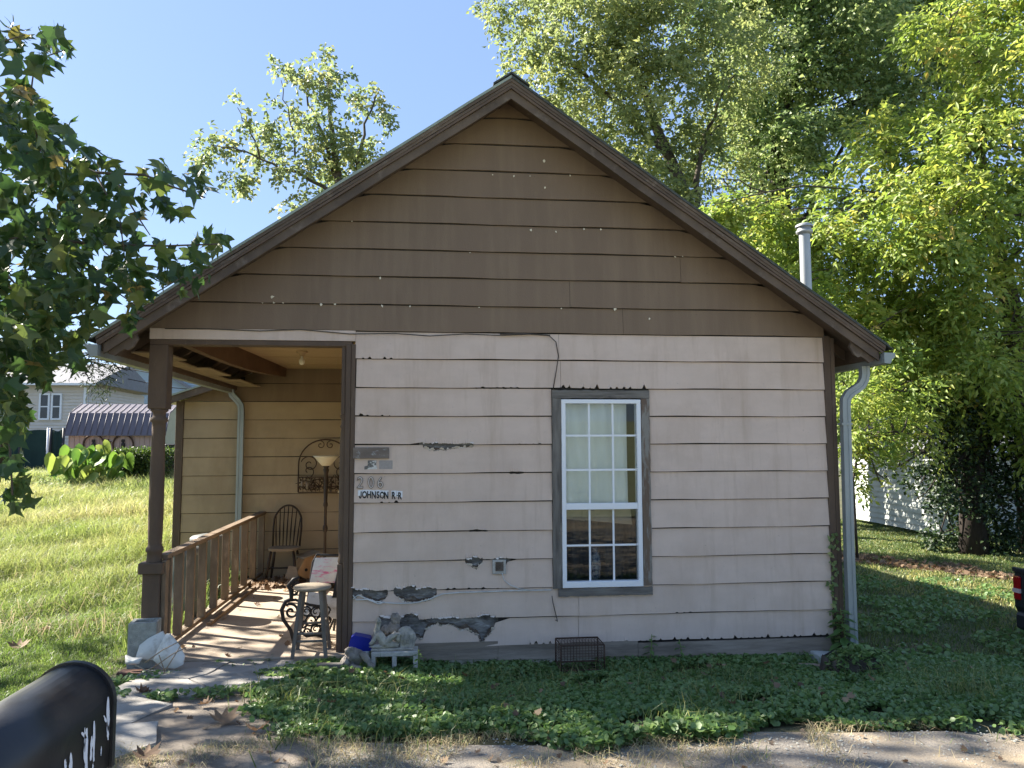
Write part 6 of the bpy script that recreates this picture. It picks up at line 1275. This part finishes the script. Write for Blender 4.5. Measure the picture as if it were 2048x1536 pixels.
# clover on stump, around walk edges
P = []; R3 = np.random.default_rng(84)
for (cx, cy, r, nn, zz) in ((4.40, -.78, .30, 700, .20), (4.25, -.2, .25, 260, .07), (-.50, -.62, .22, 500, .1), (-.25, -.35, .28, 600, .08), (-.95, -.13, .30, 140, .13), (-1.50, -.45, .16, 260, .12), (-1.62, -.62, .2, 260, .13), (-.9, -1.26, .2, 130, .2), (-1.75, -1.3, .3, 600, .2), (-.45, -1.15, .26, 500, .18), (-1.2, -1.35, .12, 120, .22), (.40, -.50, .26, 420, .10), (.05, -.55, .2, 240, .09)):
    a = R3.uniform(0, 6.28, nn); q = r*np.sqrt(R3.random(nn)); xx = cx+q*np.cos(a); yy = cy+q*np.sin(a)*.8; P.append(np.stack([xx, yy, np.maximum(H(xx, yy), 0)+R3.uniform(.02, .08, nn)+(zz if zz > .15 and cx > 4.3 else 0)*np.sqrt(np.maximum(0, 1-(q/r)**2))], 1))
P = np.concatenate(P); n = len(P); v, f, t_ = rosette(P, R3.uniform(.012, .026, n), np.clip(R3.uniform(.2, 1, n), 0, 1), 85)
tag(foliage('creeping_weeds', v, f, t_, Mt['clover'], None, np.array([0, -1, .1])), 'creeping leafy weeds along the walk edges and stump', kind='stuff')
# right lawn
n = 190000; x = 4.75+R2.random(n)**.8*12; y = -2.9+R2.random(n)**1.2*21; k = (x > 4.75+.02*y) & (y > -2.6-.05*x+.2*np.sin(x*3)); x, y = x[k], y[k]; n = len(x)
k = ~((np.abs((y-9.4)+(x-7.6)) < .9) & (x > 7.4) & (x < 11.2) & (R2.random(n) < .75)); x, y = x[k], y[k]; n = len(x); cl = vnoise(x, y, 2.9, 4)
v, f, t_ = blades(np.stack([x, y, 0*x], 1), (.04+.07*cl)*R2.uniform(.6, 1.3, n), (.010+.012*np.clip(y/12, 0, 1))*R2.uniform(.7, 1.5, n), .9+.5*R2.random(n), np.clip(R2.uniform(0, .7, n)+.35*(cl-.5)+.38*sm((x-7.55)/.5)*sm((y-.5)/1.5)*(1-.6*sm((y-5)/3)), 0, 1), 86)  # tint rises beyond the house shadow, a sunlit patch painted into the grass
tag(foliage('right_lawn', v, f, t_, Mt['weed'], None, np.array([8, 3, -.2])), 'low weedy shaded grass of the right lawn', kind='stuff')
n = 16000; x = 4.8+R2.random(n)*5; y = -2.6+R2.random(n)*8; z = H(x, y)+R2.uniform(.02, .07, n); k = vnoise(x, y, 2.2, 7) > .42; x, y, z = x[k], y[k], z[k]; n = len(x)
v, f, t_ = rosette(np.stack([x, y, z], 1), R2.uniform(.016, .034, n), R2.uniform(0, .8, n), 87); tag(foliage('lawn_clover', v, f, t_, Mt['clover'], None, np.array([7, 1, -.1])), 'clover patches in the right lawn', kind='stuff')
tag(link('lawn_leaf_litter', scatter_dead(700, lambda: (lambda s, t_: (7.6+t_*3.6, 9.4-t_*3.4+(s-.5)*2.0, float(H(7.6+t_*3.6, 9.4-t_*3.4))+.03))(rnd.random(), rnd.random()), .06, .13), Mt['deadleaf']), 'brown leaves lying in a strip on the right lawn', kind='stuff')
# dry straw and grass tufts on the road edge, long stalks in the ground cover
n = 10000; x = R2.uniform(-1.3, 5.2, n); y = -2.62-.05*np.clip(x, 0, 8)-np.abs(R2.normal(size=n))*.32+.12; k = (vnoise(x, y, 4.1, 3) > .42) & ~((x > 3.0) & (y < -2.75) & (R2.random(n) < .93)); x, y = x[k], y[k]; n = len(x)
v, f, t_ = blades(np.stack([x, y, 0*x], 1), R2.uniform(.03, .10, n), R2.uniform(.0025, .005, n), 1.7+.7*R2.random(n), np.clip(R2.uniform(0, 1, n)**1.3, 0, 1), 88, 0)
tag(foliage('dry_grass', v, f, t_, Mt['straw'], None, np.array([2, -2.8, .3])), 'dry straw coloured grass along the road edge', kind='stuff')
n = 3200; c_ = R2.integers(0, 46, n); cx_ = R2.uniform(-.5, 6.2, 46); cy_ = R2.uniform(-2.7, -.25, 46); x = cx_[c_]+R2.normal(size=n)*.16; y = np.minimum(cy_[c_]+R2.normal(size=n)*.12, -.1); v, f, t_ = blades(np.stack([x, y, 0*x], 1), R2.uniform(.09, .26, n), R2.uniform(.004, .008, n), .7+.6*R2.random(n), R2.uniform(.1, .9, n), 89)
tag(foliage('grass_stalks', v, f, t_, Mt['weed'], None, np.array([2, -1.5, .2])), 'long grass stalks rising from the ground cover', kind='stuff')
n = 700; x = R2.uniform(-2.2, -1.9, n); y = R2.uniform(.4, 4, n); v, f, t_ = blades(np.stack([x, y, 0*x], 1), R2.uniform(.15, .5, n), R2.uniform(.006, .012, n), .6+.5*R2.random(n), R2.uniform(.1, .5, n), 90)
tag(foliage('railing_weeds', v, f, t_, Mt['lawn'], None, np.array([-2, 2, .2])), 'tall weeds growing outside the porch railing', kind='stuff')
tag(link('path_debris', scatter_dead(260, lambda: (lambda x, y: (x, y, float(H(x, y))+.012))(rnd.uniform(-1.7, 4.5), -rnd.uniform(1.0, 3.3)) , .015, .05), Mt['deadleaf']), 'small dry leaf scraps on the path and road edge', kind='stuff')
tag(link('cover_leaves', scatter_dead(70, lambda: (lambda x, y: (x, y, float(H(x, y))+.085))(rnd.uniform(-.3, 6.4), -rnd.uniform(.3, 2.4)) , .025, .07), Mt['deadleaf']), 'a few dry leaves lying on the ground cover', kind='stuff')
n = 2600; x = R2.uniform(-1.6, 5.5, n); y = -2.55-.05*np.clip(x, 0, 8)-np.abs(R2.normal(size=n))*.45; z = H(x, y)+.006; r_ = R2.uniform(.003, .010, n)[:, None]; P = np.stack([x, y, z], 1)
ax = [np.array(a)*np.ones((n, 1)) for a in ((1, 0, 0), (0, 1, 0), (-1, 0, 0), (0, -1, 0), (0, 0, .7))]; v = np.stack([P+a*r_*R2.uniform(.6, 1.3, (n, 1)) for a in ax], 1).reshape(-1, 3); i0 = np.arange(n)*5; f = np.stack([i0, i0+1, i0+4, i0+1, i0+2, i0+4, i0+2, i0+3, i0+4, i0+3, i0, i0+4], 1)
tag(foliage('gravel', v, f, np.zeros(n*5), Mt['cmu'], None, np.array([2, -3, .3])), 'loose gravel along the road edge', kind='stuff')
# single broad leaved weeds
def weed(p, h, nl, s, label, seed, m='clover', grp=None):
    g = thing('weed', p, label, 'weed', grp); R = random.Random(seed); b = MB(); tp = p+V((R.uniform(-.04, .04), R.uniform(-.04, .04), h)); b.tube([p, p.lerp(tp, .5)+V((.01, 0, 0)), tp], [.006, .005, .003], 5); b.build('stem', Mt['stem'], g)
    for i in range(nl):
        f = .25+.75*i/nl; c = p.lerp(tp, f); a = i*2.4; d = V((math.cos(a), math.sin(a), .15-.5*(1-f))).normalized(); sd_v = d.cross(V((0, 0, 1))).normalized(); L = s*(1.15-.5*f)
        vs = [c, c+d*L*.3+sd_v*L*.22, c+d*L*.65+sd_v*L*.2-V((0, 0, L*.06)), c+d*L-V((0, 0, L*.25)), c+d*L*.65-sd_v*L*.2-V((0, 0, L*.06)), c+d*L*.3-sd_v*L*.22]
        o0 = worldloc(g); me = npmesh('leaf', [tuple(x-o0) for x in vs], [0, 1, 2, 3, 0, 3, 4, 5], [4, 4], [R.uniform(.1, .6)]*6); link('leaf', me, Mt[m], g)
weed(V((4.63, -.17, .0)), .50, 24, .19, 'tall dark leafy weed at the right downspout foot', 1)
weed(V((2.74, -.09, .05)), .24, 9, .09, 'small upright weed against the skirt below the window', 2)
weed(V((3.05, -.09, .04)), .20, 8, .08, 'short weed against the skirt right of the window', 3)
weed(onground(1545, 1438), .16, 8, .09, 'sunlit young weed near the road edge', 4)
weed(V((.60, -.48, .08)), .24, 12, .08, 'pale weed in front of the hollow block', 5)
# ivy creeping up the right corner board
iv = thing('corner_vine', (4.60, -.04, .15), 'thin ivy vine creeping up the right corner of the siding', 'vine'); b = MB(); b.tube([(4.62, -.035, .1), (4.59, -.035, .4), (4.605, -.035, .7), (4.59, -.035, 1.0), (4.60, -.035, 1.2)], .004, 5); b.build('stem', Mt['bark'], iv)
P = np.stack([4.59+R2.normal(size=90)*.025, np.full(90, -.05)+R2.normal(size=90)*.012, .15+1.05*R2.random(90)**1.6], 1); v, f, t_ = leaf_quads(P, unit(R2.normal(size=(90, 3))*np.array([1, .2, 1])+np.array([0, 0, -.4])), np.tile(np.array([[0, -1., .2]]), (90, 1)), R2.uniform(.03, .06, 90), R2.uniform(.025, .045, 90), R2.random(90)); tag(foliage('foliage', v, f, t_, Mt['vineleaf'], iv), kind='stuff')
# fallen leaves one can tell apart
for i, (u, v, s, lab) in enumerate(((92, 1268, .14, 'curled brown fallen leaf standing in the sunny lawn'), (38, 1300, .17, 'flat pale brown fallen leaf on the lawn above the mailbox'), (185, 1250, .10, 'small pale fallen leaf on the lawn near the porch post'), (280, 1396, .13, 'brown fallen leaf at the left edge of the walk'), (440, 1452, .17, 'crumpled dark fallen leaf on the dirt path'), (510, 1476, .13, 'tan fallen leaf at the edge of the ground cover'), (415, 1420, .10, 'dark leaf scrap below the front walk slab'), (285, 1527, .14, 'brown fallen leaf at the bottom beside the mailbox'))):
    p = onground(u, v); L = leaf_poly(); R = Matrix.Rotation(rnd.uniform(0, 6), 3, 'Z')@Matrix.Rotation(.4, 3, 'X'); vs = [R@V((x*s, (y-.5)*s, 1.2*s*x*x+.7*s*(y-.5)**2)) for x, y in L]; k = len(L)
    vs.append(R@V((0, 0, 0))); fl = []; 
    for j in range(k): fl += [k, j, (j+1) % k]
    me = npmesh('fallen_leaf', [tuple(x) for x in vs], fl, [3]*k, [rnd.random()]*(k+1)); o = link('fallen_leaf', me, Mt['deadleaf']); o.location = p+V((0, 0, .04)); tag(o, lab, 'leaf', 'fallen leaves on the ground')
